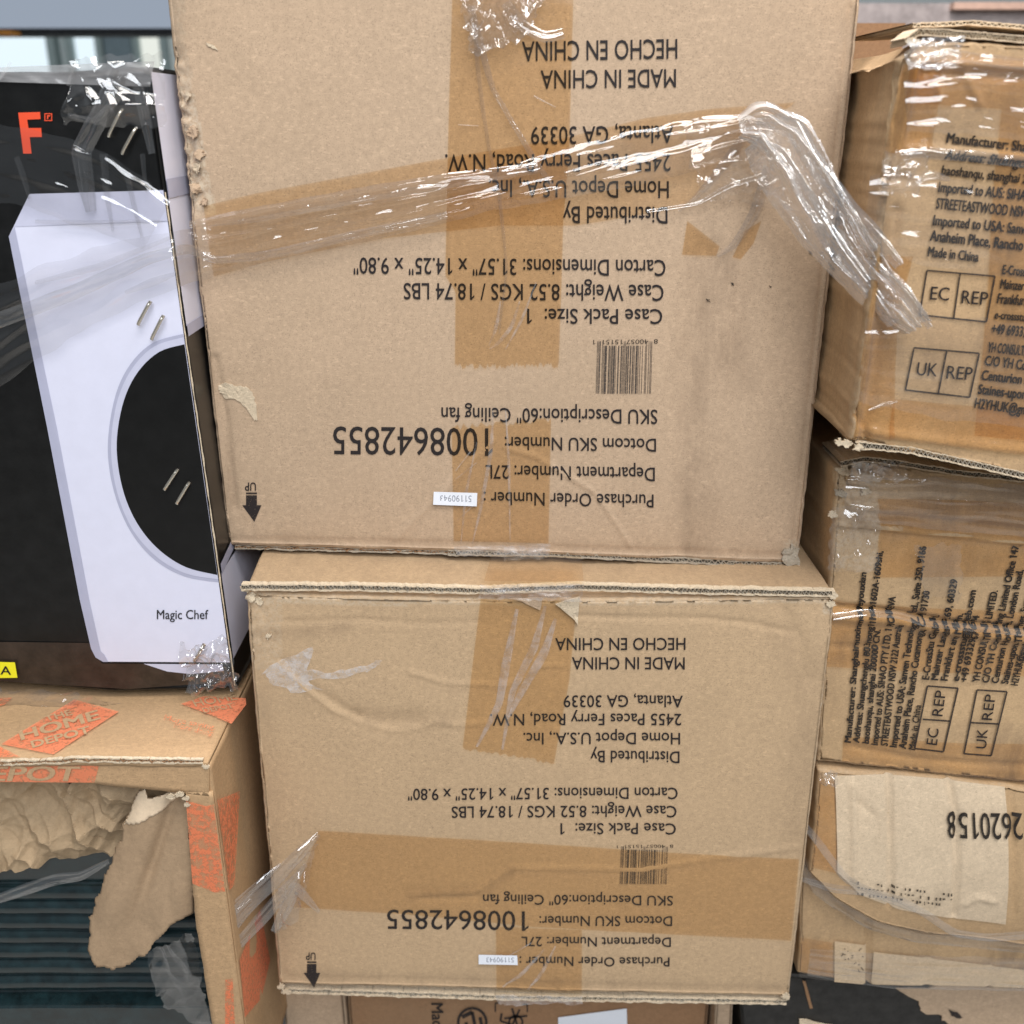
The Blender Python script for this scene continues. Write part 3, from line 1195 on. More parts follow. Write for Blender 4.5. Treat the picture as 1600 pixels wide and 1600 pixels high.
strip(LO, lo, 'tape', [(498, 1297), (660, 1306), (800, 1314), (1000, 1328), (1080, 1332), (1248, 1340)], [(455, 1415), (520, 1420), (640, 1428), (820, 1445), (1060, 1458), (1236, 1468)], TAPE,
      off=0.0009, na=22, wr=0.0003, seed=15)
strip(LO, lo, 'tape', [(775, 1446), (776, 1545)], [(909, 1450), (909, 1550)], TAPE, off=0.0011, na=28, wr=0.0003, seed=16)
for i, (pts, wd) in enumerate((([(808, 950), (790, 1040), (780, 1100), (745, 1165)], 9), ([(852, 945), (835, 1010), (800, 1080), (785, 1170)], 8), ([(868, 965), (850, 1020), (815, 1080), (795, 1120)], 9),
                               ([(850, 1480), (815, 1520), (785, 1540)], 4), ([(868, 1475), (845, 1520), (825, 1543)], 4), ([(830, 1470), (780, 1500)], 3))):
    film(lo, 'air_channel', [(p[0], p[1], (0.35, 1, 0.8, 0.25)[min(3, k * 3 // max(1, len(pts) - 1))]) for k, p in enumerate(pts)], wd * 0.8, LO, AIR, off=0.0014, seed=i + 20, folds=0.6, amp=0.0007, na=8, step=4)
# rubbed, torn liner on the left and lifted ply beside the tape
polys(LO, lo, 'scuff', [ragged([(410, 1050), (440, 1030), (492, 1010), (488, 1028), (478, 1046), (520, 1048), (565, 1038), (598, 1030), (590, 1042), (560, 1052), (480, 1064), (505, 1078), (455, 1080), (420, 1066)], 3.0, 8)],
      clear('scuffed_liner', (0.97, 0.97, 0.97), 0.3, 0.4, 0.3, 100, milk=0.40, patchy=160), 0.0009)
thick_patch(LO, lo, 'lifted_ply', [(868, 941), (905, 930), (903, 975), (898, 966)], K_TORN, 0.0012, 0.0015, 8, 0.6)
thick_patch(LO, lo, 'lifted_ply', [(796, 934), (848, 932), (844, 952), (815, 938)], K_UP, 0.0012, 0.0008, 9, 0.6)
for i, (x, y, s_) in enumerate(((382, 922, 8), (392, 936, 9), (405, 940, 7), (1296, 944, 8), (1302, 930, 7), (448, 1546, 7), (440, 1538, 6), (1228, 1556, 7), (420, 993, 5))):
    rnd = random.Random(i + 90)
    ol = [(x + s_ * cos(a_) * rnd.uniform(0.6, 1.2), y + s_ * 0.8 * sin(a_) * rnd.uniform(0.6, 1.2)) for a_ in [k * pi / 4 for k in range(8)]]
    thick_patch(LO, lo, 'torn_flake', ol, K_TORN, 0.0004, 0.0012, i + 20, 1.6)
# split top edge with fluting
corr_edge(lo, 'board_edge', [(378, 916), (560, 917), (760, 922), (900, 916), (1100, 922), (1304, 926)], 8, 0.601, K_TORN, K_GREY, 3, 0.003, per=6)
corr_edge(lo, 'board_edge', [(440, 1545), (780, 1556), (910, 1558), (1228, 1563)], 6, 0.603, K_TORN, K_GREY, 13, 0.03, per=8)
# tape over the top surface and its crumpled ends
ztop = P(830, 908, 0.60).z


class TopFace:
    def __init__(s, z):
        s.z = z

    def __call__(s, px, py, off=0.0):
        p = Pz(px, py, s.z)
        p.z += off
        return p


strip(lambda x, y, off=0.0: Vector((lambda p: (p.x, p.y, p.z + side_lo(0, x, 0, max(0, p.y - 0.6)) + 0.0012))(TopFace(ztop)(x, y, off))),
      lo, 'tape', [(768, 876), (756, 912)], [(908, 876), (912, 912)], TAPE, off=0.0006, na=16, step=4)
sheet(lo, 'tape_end', [(776, 1548), (910, 1550), (908, 1562), (780, 1564)], 24, LO, AIR, Crumple(13, [(20, 0.0008), (8, 0.0005)]), 0.002, edge=4)
sheet(lo, 'tape_end', [(752, 908), (912, 904), (908, 934), (748, 930)], 34, LO, AIR, Crumple(23, [(24, 0.0012), (8, 0.0006)]), 0.004, edge=4)

# ------------------------------------------------------------------ black appliance carton (left)
L1D = 0.62


def f_l1(px, py):
    return 0.0008 * nz(px / 300, py / 300, 22)


L1 = Face(L1D, f_l1)


def fold(y):
    return 231 + (y - 94) * 0.1413


ap = thing('appliance_carton', 'glossy black carton printed with a white washing appliance, stapled, standing at left', 'carton', P(100, 1080, 0.8))


def side_l1(sd, x, y, d):
    return 0


carton_body('body', L1, [(-420, 128), (-60, 112), (100, 112), (fold(96), 104)], [(-350, 1050), (0, 1066), (180, 1081), (fold(1078), 1076)], BLACK, ap, cell=9, inset=4, r=0.002, back=0.4,
            wave=0.6, seed=23, sn=0.0, edgewear=0.0)


def fe(y):
    return fold(y) - 4


# printed artwork on the front
polys(L1, ap, 'printed_appliance', [[(47, 303), (fe(297), 297), (fe(600), 600), (fe(900), 900), (fe(1034), 1034), (162, 1033), (150, 1026), (143, 1012), (125, 934), (75, 669), (31, 450), (15, 369)]], WHITE, 0.0006)
polys(L1, ap, 'printed_facet', [[(47, 303), (fe(297), 297), (fe(345), 345), (24, 354), (15, 369)]], LILAC2, 0.0008)
polys(L1, ap, 'printed_facet', [[(15, 369), (24, 354), (44, 450), (90, 669), (140, 934), (158, 1016), (164, 1022), (170, 1033), (162, 1033), (150, 1026), (143, 1012), (125, 934), (75, 669), (31, 450)]], LILAC, 0.0009)
ring_o = [(fe(520), 521), (240, 535), (205, 568), (182, 615), (170, 681), (172, 735), (186, 790), (210, 838), (245, 876), (290, 900), (fe(910), 909)]
ring_i = [(fe(526), 526), (243, 540), (209, 573), (186, 620), (175, 681), (177, 735), (190, 788), (213, 834), (248, 871), (291, 895), (fe(905), 904)]
door = [(fe(536), 537), (250, 549), (217, 580), (195, 624), (184, 681), (186, 730), (198, 780), (220, 824), (252, 860), (292, 885), (fe(897), 897)]


def curve(pts, n=5):
    out = []
    for i in range(len(pts) - 1):
        p0 = pts[max(0, i - 1)]
        p1 = pts[i]
        p2 = pts[i + 1]
        p3 = pts[min(len(pts) - 1, i + 2)]
        for k in range(n):
            t = k / n
            out.append(tuple(0.5 * (2 * b + (c - a) * t + (2 * a - 5 * b + 4 * c - d) * t * t + (3 * b - a - 3 * c + d) * t ** 3) for a, b, c, d in zip(p0, p1, p2, p3)))
    out.append(pts[-1])
    return out


polys(L1, ap, 'printed_ring', [curve(ring_o)], LILAC, 0.0010)
polys(L1, ap, 'printed_ring', [curve(ring_i)], LILAC2, 0.0012)
polys(L1, ap, 'printed_door', [curve(door)], DOORK, 0.0014)
polys(L1, ap, 'printed_letter', [[(29, 176), (63, 175), (64, 186), (43, 187), (45, 200), (65, 200), (66, 214), (47, 214), (50, 240), (37, 240)]], RED, 0.0006)
polys(L1, ap, 'printed_letter', frame_polys([(70, 177), (82, 177), (82, 189), (70, 189)], 1.4) + [rect(74, 180, 76, 186), rect(76, 180, 79, 182)], RED, 0.0006)
text(L1, ap, 'Magic Chef', (246, 966), (326, 966), (0, -14), plain('printed_dark', (0.02, 0.02, 0.025), 0.4), bold=0.025, off=0.0010)
polys(L1, ap, 'yellow_sticker', [[(-40, 1030), (26, 1032), (30, 1056), (-40, 1057)]], YEL, 0.0030)
text(L1, ap, '15A', (-16, 1050), (20, 1051), (0, -13), INK, bold=0.03, off=0.0034)
polys(L1, ap, 'printed_base_tone', [[(-200, 1000), (140, 1004), (160, 1036), (345, 1037), (fe(1060), 1064), (200, 1076), (0, 1064), (-200, 1055)]], BROWNK, 0.0005)
polys(L1, ap, 'printed_shadow', [[(225, 1036), (348, 1037), (350, 1047), (300, 1052), (262, 1048)]], LILAC2, 0.0007)


# artwork running over onto the right side
class SideFace:
    """vertical side plane x = X(py) running back from the front edge"""
    def __init__(s, D0, edge, sgn=1):
        s.D0, s.edge, s.sgn = D0, edge, sgn

    def at(s, py, d, off=0.0):
        p = P(s.edge(py), py, s.D0)
        return Vector((p.x + s.sgn * off, s.D0 + d, p.z))


SD = SideFace(L1D, lambda y: fold(y))


def side_band(name, y0, y1, d0, d1, mat, off=0.0004, n=20, skew0=0, skew1=0):
    V = []
    for i in range(n + 1):
        for j in range(5):
            t = j / 4
            d = d0 + (d1 - d0) * t
            y = (y0 + skew0 * t) * (1 - i / n) + (y1 + skew1 * t) * (i / n)
            V.append(SD.at(y, d, off))
    Fc = [(i * 5 + j, (i + 1) * 5 + j, (i + 1) * 5 + j + 1, i * 5 + j + 1) for i in range(n) for j in range(4)]
    mk(name, V, Fc, mat, ap)


side_band('printed_side_panel', 112, 510, 0.0008, 0.10, WHITE)
side_band('printed_side_panel', 896, 1030, 0.0008, 0.10, WHITE)
side_band('printed_side_ring', 508, 526, 0.0008, 0.10, LILAC, 0.0008, 3)
side_band('printed_side_ring', 882, 898, 0.0008, 0.10, LILAC, 0.0008, 3, -30, -30)
side_band('printed_side_band', 280, 310, 0.0008, 0.10, LILAC, 0.0008, 3)
# cracked board line along the fold
V = []
Fc = []
pts = resample([(fold(300) - 1, 300), (fold(1070) - 1, 1070)], 130)
for i, (x, y) in enumerate(pts):
    w_ = 1.0 + 0.9 * nz(i / 4, 2)
    for k in (-1, 1):
        V.append(L1(x + k * w_ + 0.8 * nz(i / 3, 8), y, 0.0011))
Fc = [(2 * i, 2 * i + 2, 2 * i + 3, 2 * i + 1) for i in range(130)]
mk('cracked_fold', V, Fc, K_TORN, ap)


def staple(a, b_, face, parent, off=0.0035):
    V = []
    Fc = []
    n = 10
    for i in range(n + 1):
        t = i / n
        x = a[0] + (b_[0] - a[0]) * t
        y = a[1] + (b_[1] - a[1]) * t
        h = off + 0.0016 * (1 - (2 * t - 1) ** 6)
        dx, dy = b_[0] - a[0], b_[1] - a[1]
        l = math.hypot(dx, dy)
        for k in range(6):
            an = k * pi / 3
            V.append(face(x - dy / l * 3.0 * cos(an), y + dx / l * 3.0 * cos(an), h + 0.0007 * sin(an)))
    for i in range(n):
        for k in range(6):
            Fc.append((i * 6 + k, i * 6 + (k + 1) % 6, i * 6 + 6 + (k + 1) % 6, i * 6 + 6 + k))
    Fc.append(tuple(range(6)))
    Fc.append(tuple(range(n * 6 + 5, n * 6 - 1, -1)))
    mk('staple', V, Fc, STEEL, parent)


for a_, b_ in (((195, 170), (173, 214)), ((217, 198), (194, 241)), ((239, 469), (219, 506)), ((259, 491), (240, 529)), ((280, 731), (259, 763)), ((298, 751), (278, 785)), ((322, 1002), (306, 1029))):
    staple(a_, b_, L1, ap)
# silvery tape band along the top
sheet(ap, 'clear_tape', [(-60, 108), (245, 96), (238, 136), (-60, 126)], 40, L1, clear('clear_tape_grey', (0.75, 0.74, 0.73), 1.5, 0.15, 0.7, 60, (0.3, 1, 1), milk=0.22, facing=0.3),
      Crumple(33, [(60, 0.0010), (20, 0.0006)]), 0.0015)
for a_, b_ in (((24, 98), (6, 124)), ((124, 98), (112, 134))):
    polys(L1, ap, 'tape_fold', [line_poly(a_, b_, 5)], AIR, 0.0055)

# ------------------------------------------------------------------ orange printed carton (bottom left)
OD = 0.545
OF = Face(OD, lambda px, py: 0.0006 * nz(px / 120, py / 120, 31))
oc = thing('printed_carton', 'kraft carton with orange printing, front torn open over crumpled paper', 'carton', P(150, 1650, 0.7))
zt = P(160, 1190, OD).z
Xr = P(326, 1197, OD).x
TOPF = TopFace(zt)


def o_edge(y):
    return 326 + (y - 1197) * 0.1345


def panel(name, V, t, mat, parent, label=None):
    """slab from a grid of outer points: list of rows of world points, t = thickness vector"""
    rows = len(V)
    cols = len(V[0])
    vv = [p for r_ in V for p in r_]
    n = len(vv)
    vv2 = vv + [p + t for p in vv]
    Fc = []
    for i in range(rows - 1):
        for j in range(cols - 1):
            a = i * cols + j
            Fc.append((a, a + cols, a + cols + 1, a + 1))
            Fc.append((n + a, n + a + 1, n + a + cols + 1, n + a + cols))
    bd = [j for j in range(cols)] + [i * cols + cols - 1 for i in range(1, rows)] + [(rows - 1) * cols + j for j in range(cols - 2, -1, -1)] + [i * cols for i in range(rows - 2, 0, -1)]
    for k in range(len(bd)):
        a, b_ = bd[k], bd[(k + 1) % len(bd)]
        Fc.append((a, b_, n + b_, n + a))
    return mk(name, vv2, Fc, mat, parent, wear=[0.0] * len(vv2), label=label)


# top panel
rows = []
for i in range(13):
    d = i / 12
    rows.append([])
    for j in range(41):
        x = -0.42 + (Xr + 0.42) * j / 40
        y = OD - 0.001 + 0.24 * d
        rows[-1].append(Vector((x, y, zt + 0.001 * nz(x * 20, y * 25) + (0.0015 * nz(x * 50, 3) if i == 0 else 0))))
panel('top_panel', rows, Vector((0, 0, -0.003)), K_OR, oc)
# front band (upper lip) : px -60..326
rows = []
for i in range(7):
    t = i / 6
    rows.append([])
    for j in range(60):
        x = -420 + (o_edge(1200) + 420) * j / 59
        yt = 1191 + (x > 0) * x / 326 * 6
        yb = 1222 + max(0, x - 120) / 170 * 18
        y = yt * (1 - t) + yb * t
        rows[-1].append(OF(min(x, o_edge(y)), y + (1.5 * nz(x / 20, 5) if i == 6 else 0), 0))
panel('front_lip', rows, Vector((0, 0.003, 0)), K_OR, oc)
# front post on the right
rows = []
for i in range(60):
    t = i / 59
    y = 1238 + (1760 - 1238) * t
    xl = 290 + max(0, y - 1240) * 0.075 + max(0, y - 1430) * 0.085 + 1.5 * nz(y / 20, 9)
    xr = o_edge(y)
    rows.append([OF(xl + (xr - xl) * k / 6, y, 0) for k in range(7)])
panel('front_post', rows, Vector((0, 0.003, 0)), K_OR, oc)
# right side panel, running back
SO = SideFace(OD, o_edge)
rows = []
for i in range(50):
    y = 1197 + (1760 - 1197) * i / 49
    rows.append([])
    for k in range(14):
        p = SO.at(y, 0.002 + 0.25 * (k / 13) ** 1.5)
        p.x += 0.0015 * nz(p.y * 30, p.z * 20, 4) * min(1, k / 3)
        rows[-1].append(p)
panel('side_panel', rows, Vector((-0.003, 0, 0)), K_OR, oc)
corr_edge(oc, 'board_edge', [(-60, 1192), (80, 1188), (120, 1185), (318, 1188)], 5, OD - 0.0005, K_TORN, K_DK, 44, 0.0008)


class Off:
    def __init__(s, f_, dz):
        s.f_, s.dz = f_, dz

    def __call__(s, x, y, off=0):
        return s.f_(x, y, off + s.dz)


TF = Off(TOPF, 0.0014)
# printed diamonds with reversed-out lettering on the top
dia = [(117, 1096), (186, 1115), (84, 1182), (2, 1166)]
polys(TF, oc, 'orange_diamond', [dia], ORI, 0.0002)
KT = kraft('kraft_reversed_letters', (0.47, 0.31, 0.175), stain=0.1)
text(TF, oc, 'THE', (74, 1132), (114, 1121), (-5, -8), KT, bold=0.06, off=0.0006)
text(TF, oc, 'HOME', (34, 1161), (156, 1128), (-5, -14), KT, bold=0.07, off=0.0006)
text(TF, oc, 'DEPOT', (52, 1173), (142, 1149), (-4, -10), KT, bold=0.07, off=0.0006)
dia2 = [(283, 1103), (318, 1091), (384, 1094), (385, 1104), (362, 1134), (330, 1120)]
polys(TF, oc, 'orange_diamond', [dia2], ORI, 0.0002)
text(TF, oc, 'HOME', (306, 1108), (372, 1097), (-6, -10), KT, bold=0.01, off=0.0006)
text(TF, oc, 'DEPOT', (320, 1118), (366, 1110), (-4, -7), KT, bold=0.01, off=0.0006)
text(TF, oc, 'More saving.', (256, 1128), (336, 1144), (3, -8), ORIW, off=0.0004)
text(TF, oc, 'More doing.', (272, 1140), (334, 1154), (3, -8), ORIW, off=0.0004)
polys(TF, oc, 'orange_print', [[(-30, 1094), (20, 1093), (8, 1104), (-30, 1112)], [(-30, 1165), (2, 1170), (32, 1186), (-30, 1187)]], ORIW, 0.0002)
# front lip and post print
polys(OF, oc, 'orange_print', [[(-60, 1193), (20, 1193), (155, 1196), (148, 1222), (-60, 1220)]], ORI, 0.0006)
text(OF, oc, 'DEPOT', (-60, 1219), (118, 1219), (6, -22), KT, bold=0.07, off=0.0010)
polys(OF, oc, 'orange_print', [[(291, 1250), (322, 1259), (o_edge(1257), 1256), (o_edge(1392), 1392), (336, 1394), (301, 1380)]], ORIW, 0.0006)


class SideMap:
    def __call__(s, px, py, off=0.0):
        p = Px(px, py, Xr)
        # the side plane is fixed in X
        p.x += off + 0.0018
        return p


SM = SideMap()
polys(SM, oc, 'orange_print', [[(o_edge(1250) + 1.5, 1250), (370, 1236), (366, 1310), (362, 1382), (o_edge(1392) + 1.5, 1391)]], ORIW, 0.0003)
polys(SM, oc, 'orange_print', [[(370, 1500), (402, 1420), (418, 1500), (404, 1560), (378, 1590)]], ORI, 0.0003)
polys(OF, oc, 'orange_print', [[(352, 1530), (364, 1528), (368, 1620), (352, 1620)]], ORIW, 0.0006)

# crumpled packing paper inside the opening
crp = Crumple(11, [(120, 0.0090), (60, 0.0062), (30, 0.0018)], 0.7)
PF = Face(0.600)
sheet(None, 'crumpled_paper', [(-80, 1165), (330, 1170), (215, 1305), (-80, 1345)], 110, PF, PAPER, crp, 0.0, label='crumpled brown packing paper stuffed in the opening above the dark ribbed plastic',
      cat='packing paper', edge=5, seed=3, smooth=False)

# dark ribbed plastic moulding
RB = thing('ribbed_tray', 'dark green glossy ribbed plastic moulding inside the torn carton', 'plastic tray', P(150, 1700, 0.62))
z0 = P(150, 1290, 0.61).z
z1 = P(150, 1680, 0.61).z
x0_ = -0.42
x1_ = Xr - 0.006
V = []
prof = []
valleys = [1378, 1402, 1425, 1448, 1471, 1494, 1518, 1542]
yb0 = 0.594


def ribz(py):
    return P(150, py, yb0).z


ny = 330
nx = 60
for i in range(ny + 1):
    z = z0 + (z1 - z0) * i / ny
    d = 0
    for va, vb in zip(valleys[:-1], valleys[1:]):
        za, zb = ribz(va), ribz(vb)
        if zb <= z <= za:
            u = (z - (za + zb) / 2) / ((za - zb) / 2)
            d -= 0.0062 * math.sqrt(max(0, 1 - u * u))
    zl = ribz(1548)
    if z < zl:
        d -= 0.012 * min(1, (zl - z) / 0.004)
    if z > ribz(1385):
        d -= 0.006 * math.sin(min(1, (z - ribz(1385)) / 0.05) * pi / 2)
    for j in range(nx + 1):
        x = x0_ + (x1_ - x0_) * j / nx
        V.append((x, yb0 + d + 0.0012 * nz(x * 25, z * 25, 7), z))
m_ = nx + 1
Fc = [(i * m_ + j, (i + 1) * m_ + j, (i + 1) * m_ + j + 1, i * m_ + j + 1) for i in range(ny) for j in range(nx)]
b0 = len(V)
V += [(x0_, 0.72, z0), (x1_, 0.72, z0), (x1_, 0.72, z1), (x0_, 0.72, z1)]
Fc += [(b0, b0 + 1, b0 + 2, b0 + 3), tuple([b0] + list(range(0, nx + 1)) + [b0 + 1]), tuple([b0 + 3] + [ny * m_ + j for j in range(nx + 1)] + [b0 + 2])]
mk('tray_shell', V, Fc, TEAL, RB)

# torn liner hanging down from the post corner
ol = [(228, 1228), (232, 1246), (243, 1243), (266, 1238), (288, 1244), (300, 1262), (296, 1300), (302, 1345), (306, 1390), (304, 1424), (290, 1427), (272, 1434), (256, 1450), (247, 1458), (238, 1474), (221, 1480), (210, 1493),
      (182, 1501), (172, 1494), (158, 1492), (151, 1479), (144, 1472), (146, 1452), (140, 1430), (148, 1421), (150, 1402), (161, 1386), (163, 1366), (176, 1347), (179, 1326), (189, 1312), (190, 1290), (203, 1268), (207, 1252), (214, 1240)]
FLF = Face(0.556)


def inside(x, y, pl):
    c = False
    j = len(pl) - 1
    for i in range(len(pl)):
        xi, yi = pl[i]
        xj, yj = pl[j]
        if (yi > y) != (yj > y) and x < (xj - xi) * (y - yi) / (yj - yi) + xi:
            c = not c
        j = i
    return c


def curlf(x, y):
    # hangs forward at the bottom, rolled along its length
    return 0.010 * max(0, (y - 1240) / 250) - 0.012 * ((x - 235 + (y - 1370) * 0.28) / 75) ** 2 * 0.5 + 0.0022 * sin((x + y * 0.35) / 17) + 0.0030 * abs(nz(x / 40, y / 90, 5)) - 0.004 * math.exp(-((x - 232 - (1370 - y) * 0.32) / 9) ** 2) * min(1, max(0, (1440 - y) / 80))


def cut_sheet(name, outline, face, fn, mat, parent, step=4, thick=0.0006, amp=1.2, seed=1, label=None, matfn=None):
    """a sheet cut to an outline: grid cells inside, border snapped to the outline"""
    o = [(x + 1.6 * nz(x / 9, y / 9, seed), y + 1.6 * nz(x / 9, y / 9, seed + 4)) for x, y in ragged(outline, amp * 0.4, seed, 6)]
    xs = [p[0] for p in o]
    ys = [p[1] for p in o]
    idx = {}
    V = []
    Fc = []

    def vid(i, j):
        if (i, j) not in idx:
            x = min(xs) + i * step
            y = min(ys) + j * step
            if not inside(x, y, o):
                # snap to nearest outline point
                bd = 1e9
                for k in range(len(o)):
                    a = o[k]
                    b_ = o[(k + 1) % len(o)]
                    dx, dy = b_[0] - a[0], b_[1] - a[1]
                    t = max(0, min(1, ((x - a[0]) * dx + (y - a[1]) * dy) / (dx * dx + dy * dy + 1e-9)))
                    q = (a[0] + dx * t, a[1] + dy * t)
                    dd = (q[0] - x) ** 2 + (q[1] - y) ** 2
                    if dd < bd:
                        bd = dd
                        best = q
                x, y = best
            idx[(i, j)] = len(V)
            V.append(face(x, y, fn(x, y)))
        return idx[(i, j)]
    ni = int((max(xs) - min(xs)) / step) + 2
    nj = int((max(ys) - min(ys)) / step) + 2
    for i in range(-1, ni):
        for j in range(-1, nj):
            cx = min(xs) + (i + 0.5) * step
            cy = min(ys) + (j + 0.5) * step
            if inside(cx, cy, o):
                Fc.append((vid(i, j), vid(i, j + 1), vid(i + 1, j + 1), vid(i + 1, j)))
    ob = mk(name, V, Fc, mat, parent, label=label)
    so = ob.modifiers.new('thickness', 'SOLIDIFY')
    so.thickness = thick
    so.offset = 0
    return ob


tl = cut_sheet('torn_liner', ol, FLF, curlf, FLAP, oc, label='torn brown liner hanging over the opening')
cut_sheet('pale_ply', [(228, 1229), (232, 1245), (243, 1243), (262, 1239), (285, 1243), (268, 1258), (245, 1270), (220, 1281), (193, 1289), (203, 1268), (212, 1244)], FLF,
          lambda x, y: curlf(x, y) + 0.0008, PALE, oc, step=3, thick=0.0004, label='pale exposed ply at the top of the tear')
for i, (x, y, s_) in enumerate(((268, 1243, 7), (281, 1240, 7), (291, 1246, 6), (322, 1196, 6), (293, 1256, 5))):
    rnd = random.Random(i + 190)
    o_ = [(x + s_ * cos(a_) * rnd.uniform(0.6, 1.2), y + s_ * 0.6 * sin(a_) * rnd.uniform(0.6, 1.2)) for a_ in [k * pi / 4 for k in range(8)]]
    thick_patch(OF, oc, 'torn_flake', o_, K_TORN, 0.0004, 0.0010, i + 60, 1.2)

# ------------------------------------------------------------------ right column: upper carton
cr_r1 = Creases([
    ([(1432, 95), (1400, 250), (1390, 275)], 5.0, 0.0022),
    ([(1416, 95), (1384, 250), (1372, 280)], 4.0, -0.0028),
    ([(1404, 100), (1378, 230), (1366, 280)], 4.0, 0.0016),
    ([(1385, 290), (1352, 560), (1335, 685)], 5.0, 0.0020),
    ([(1372, 290), (1344, 520), (1328, 680)], 4.0, -0.0022),
    ([(1402, 330), (1362, 600), (1348, 680)], 9.0, -0.0018),
    ([(1322, 610), (1340, 650), (1358, 688)], 3.5, -0.0020),
    ([(1455, 110), (1470, 160), (1445, 230)], 4.0, 0.0012),
    ([(1500, 100), (1528, 165)], 4.0, 0.0014),
    ([(1440, 96), (1600, 106), (1800, 118)], 5.0, 0.0020),
    ([(1440, 112), (1800, 132)], 6.0, -0.0012),
    ([(1420, 232), (1600, 246), (1800, 262)], 8.0, 0.0018),
    ([(1345, 672), (1480, 690), (1700, 715)], 6.0, 0.0016),
    ([(1370, 275), (1420, 282)], 10.0, -0.0020),
])


def f_r1(px, py):
    return 0.0025 * nz(px / 220, py / 220, 41) + 0.0008 * nz(px / 60, py / 60, 45) + cr_r1(px, py)


R1 = Face(0.57, f_r1)


def side_r1(sd, x, y, d):
    if sd == 3:
        return 0.0015 * sin(d * 300 + nz(y / 40, 1) * 2) * math.exp(-d * 60) - 0.004 * min(1, d / 0.05)
    if sd == 0:
        return -0.004 * min(1, d / 0.03) + 0.002 * nz(x / 30, d * 60, 3)
    return 0


GRP = 'dark-printed mail-order cartons stacked at right'
r1 = thing('carton', 'topmost right-hand carton printed with dark address lines and boxed EC REP mark, upright', 'carton', P(1600, 700, 0.75))
carton_body('body', R1, [(1408, 92), (1436, 62), (1600, 70), (1980, 86)], [(1327, 688), (1600, 742), (1900, 775)], K_R1, r1, cell=5, inset=6, r=0.004, back=0.35, wave=4, seed=43,
            side=side_r1, dirtf=lambda x, y: 0.12 + 0.8 * nz(x / 90, y / 120, 6), wearf=lambda x, y: 0.25 if x < 1440 and y < 110 else 0, edgewear=0.6)
B1 = 0.11
T1 = [('Manufacturer: Shanghaimuxin', (1478, 223), (1677, 246), -15), ('Address: Shuangchenglu', (1475, 249), (1640, 267), -15), ('baoshanqu, shanghai 200000', (1471, 273), (1640, 291), -14),
      ('Imported to AUS: SIHAO PTY', (1466, 300), (1642, 317), -15.5), ('STREETEASTWOOD NSW 2122', (1462, 326), (1634, 343), -16), ('Imported to USA: Sanven Tech', (1457, 352), (1650, 371), -15.5),
      ('Anaheim Place, Rancho Cucamonga', (1452, 376), (1675, 400), -16), ('Made in China', (1448, 400), (1527, 409), -14.5),
      ('E-CrossStu GmbH.', (1564, 428), (1650, 436), -14), ('Mainzer Landstr.69', (1560, 450), (1650, 458), -14), ('Frankfurt am Main.', (1555, 473), (1650, 481), -15), ('e-crossstu@web.de', (1551, 497), (1645, 505), -12),
      ('+49 69332967674', (1546, 520), (1640, 530), -15), ('YH CONSULTING LIMITED.', (1540, 549), (1650, 560), -15), ('C/O YH Consulting', (1536, 570), (1640, 582), -15), ('Centurion House,', (1531, 593), (1640, 604), -15),
      ('Staines-upon-Thames', (1526, 615), (1650, 628), -15), ('H2YHUK@gmail.com', (1521, 637), (1640, 652), -15)]
for t, S, E, c in T1:
    text(R1, r1, t, S, E, (2.4, c), INK2, bold=B1, off=0.0012)
for q, d0, d1, tt in (([(1447, 422), (1553, 431), (1539, 502), (1435, 491)], (1499, 427), (1488, 496), ('EC', (1451, 467), (1480, 469), 'REP', (1500, 473), (1540, 476), 20)),
                      ([(1426, 542), (1528, 551), (1514, 620), (1413, 608)], (1477, 547), (1464, 614), ('UK', (1430, 585), (1461, 587), 'REP', (1476, 590), (1516, 593), 20))):
    n_ = len(q)
    pl = [line_poly(q[i], q[(i + 1) % 4], 2.6) for i in range(4)] + [line_poly(d0, d1, 2.6)]
    polys(R1, r1, 'printed_frame', pl, INK, 0.0013)
    text(R1, r1, tt[0], tt[1], tt[2], (2.6, -tt[6]), INK, bold=0.012, off=0.0013)
    text(R1, r1, tt[3], tt[4], tt[5], (2.6, -tt[6]), INK, bold=0.012, off=0.0013)
strip(R1, r1, 'tape', [(1425, 78), (1700, 98)], [(1412, 160), (1700, 180)], TAPEO, off=0.0009, na=16, wr=0.0008, seed=51)
strip(R1, r1, 'tape', [(1412, 100), (1385, 240)], [(1470, 104), (1455, 238)], TAPEO, off=0.0014, na=14, wr=0.0008, seed=52)
strip(R1, r1, 'tape', [(1562, 170), (1545, 420), (1522, 680)], [(1660, 175), (1650, 420), (1640, 690)], TAPEO, off=0.0009, na=16, wr=0.0004, seed=53)
strip(R1, r1, 'tape', [(1368, 400), (1328, 684)], [(1425, 400), (1400, 500), (1395, 686)], TAPEO, off=0.0009, na=12, wr=0.0005, seed=54)
strip(R1, r1, 'tape', [(1395, 622), (1700, 650)], [(1385, 684), (1700, 720)], TAPEO, off=0.0013, na=10, wr=0.0005, seed=55)
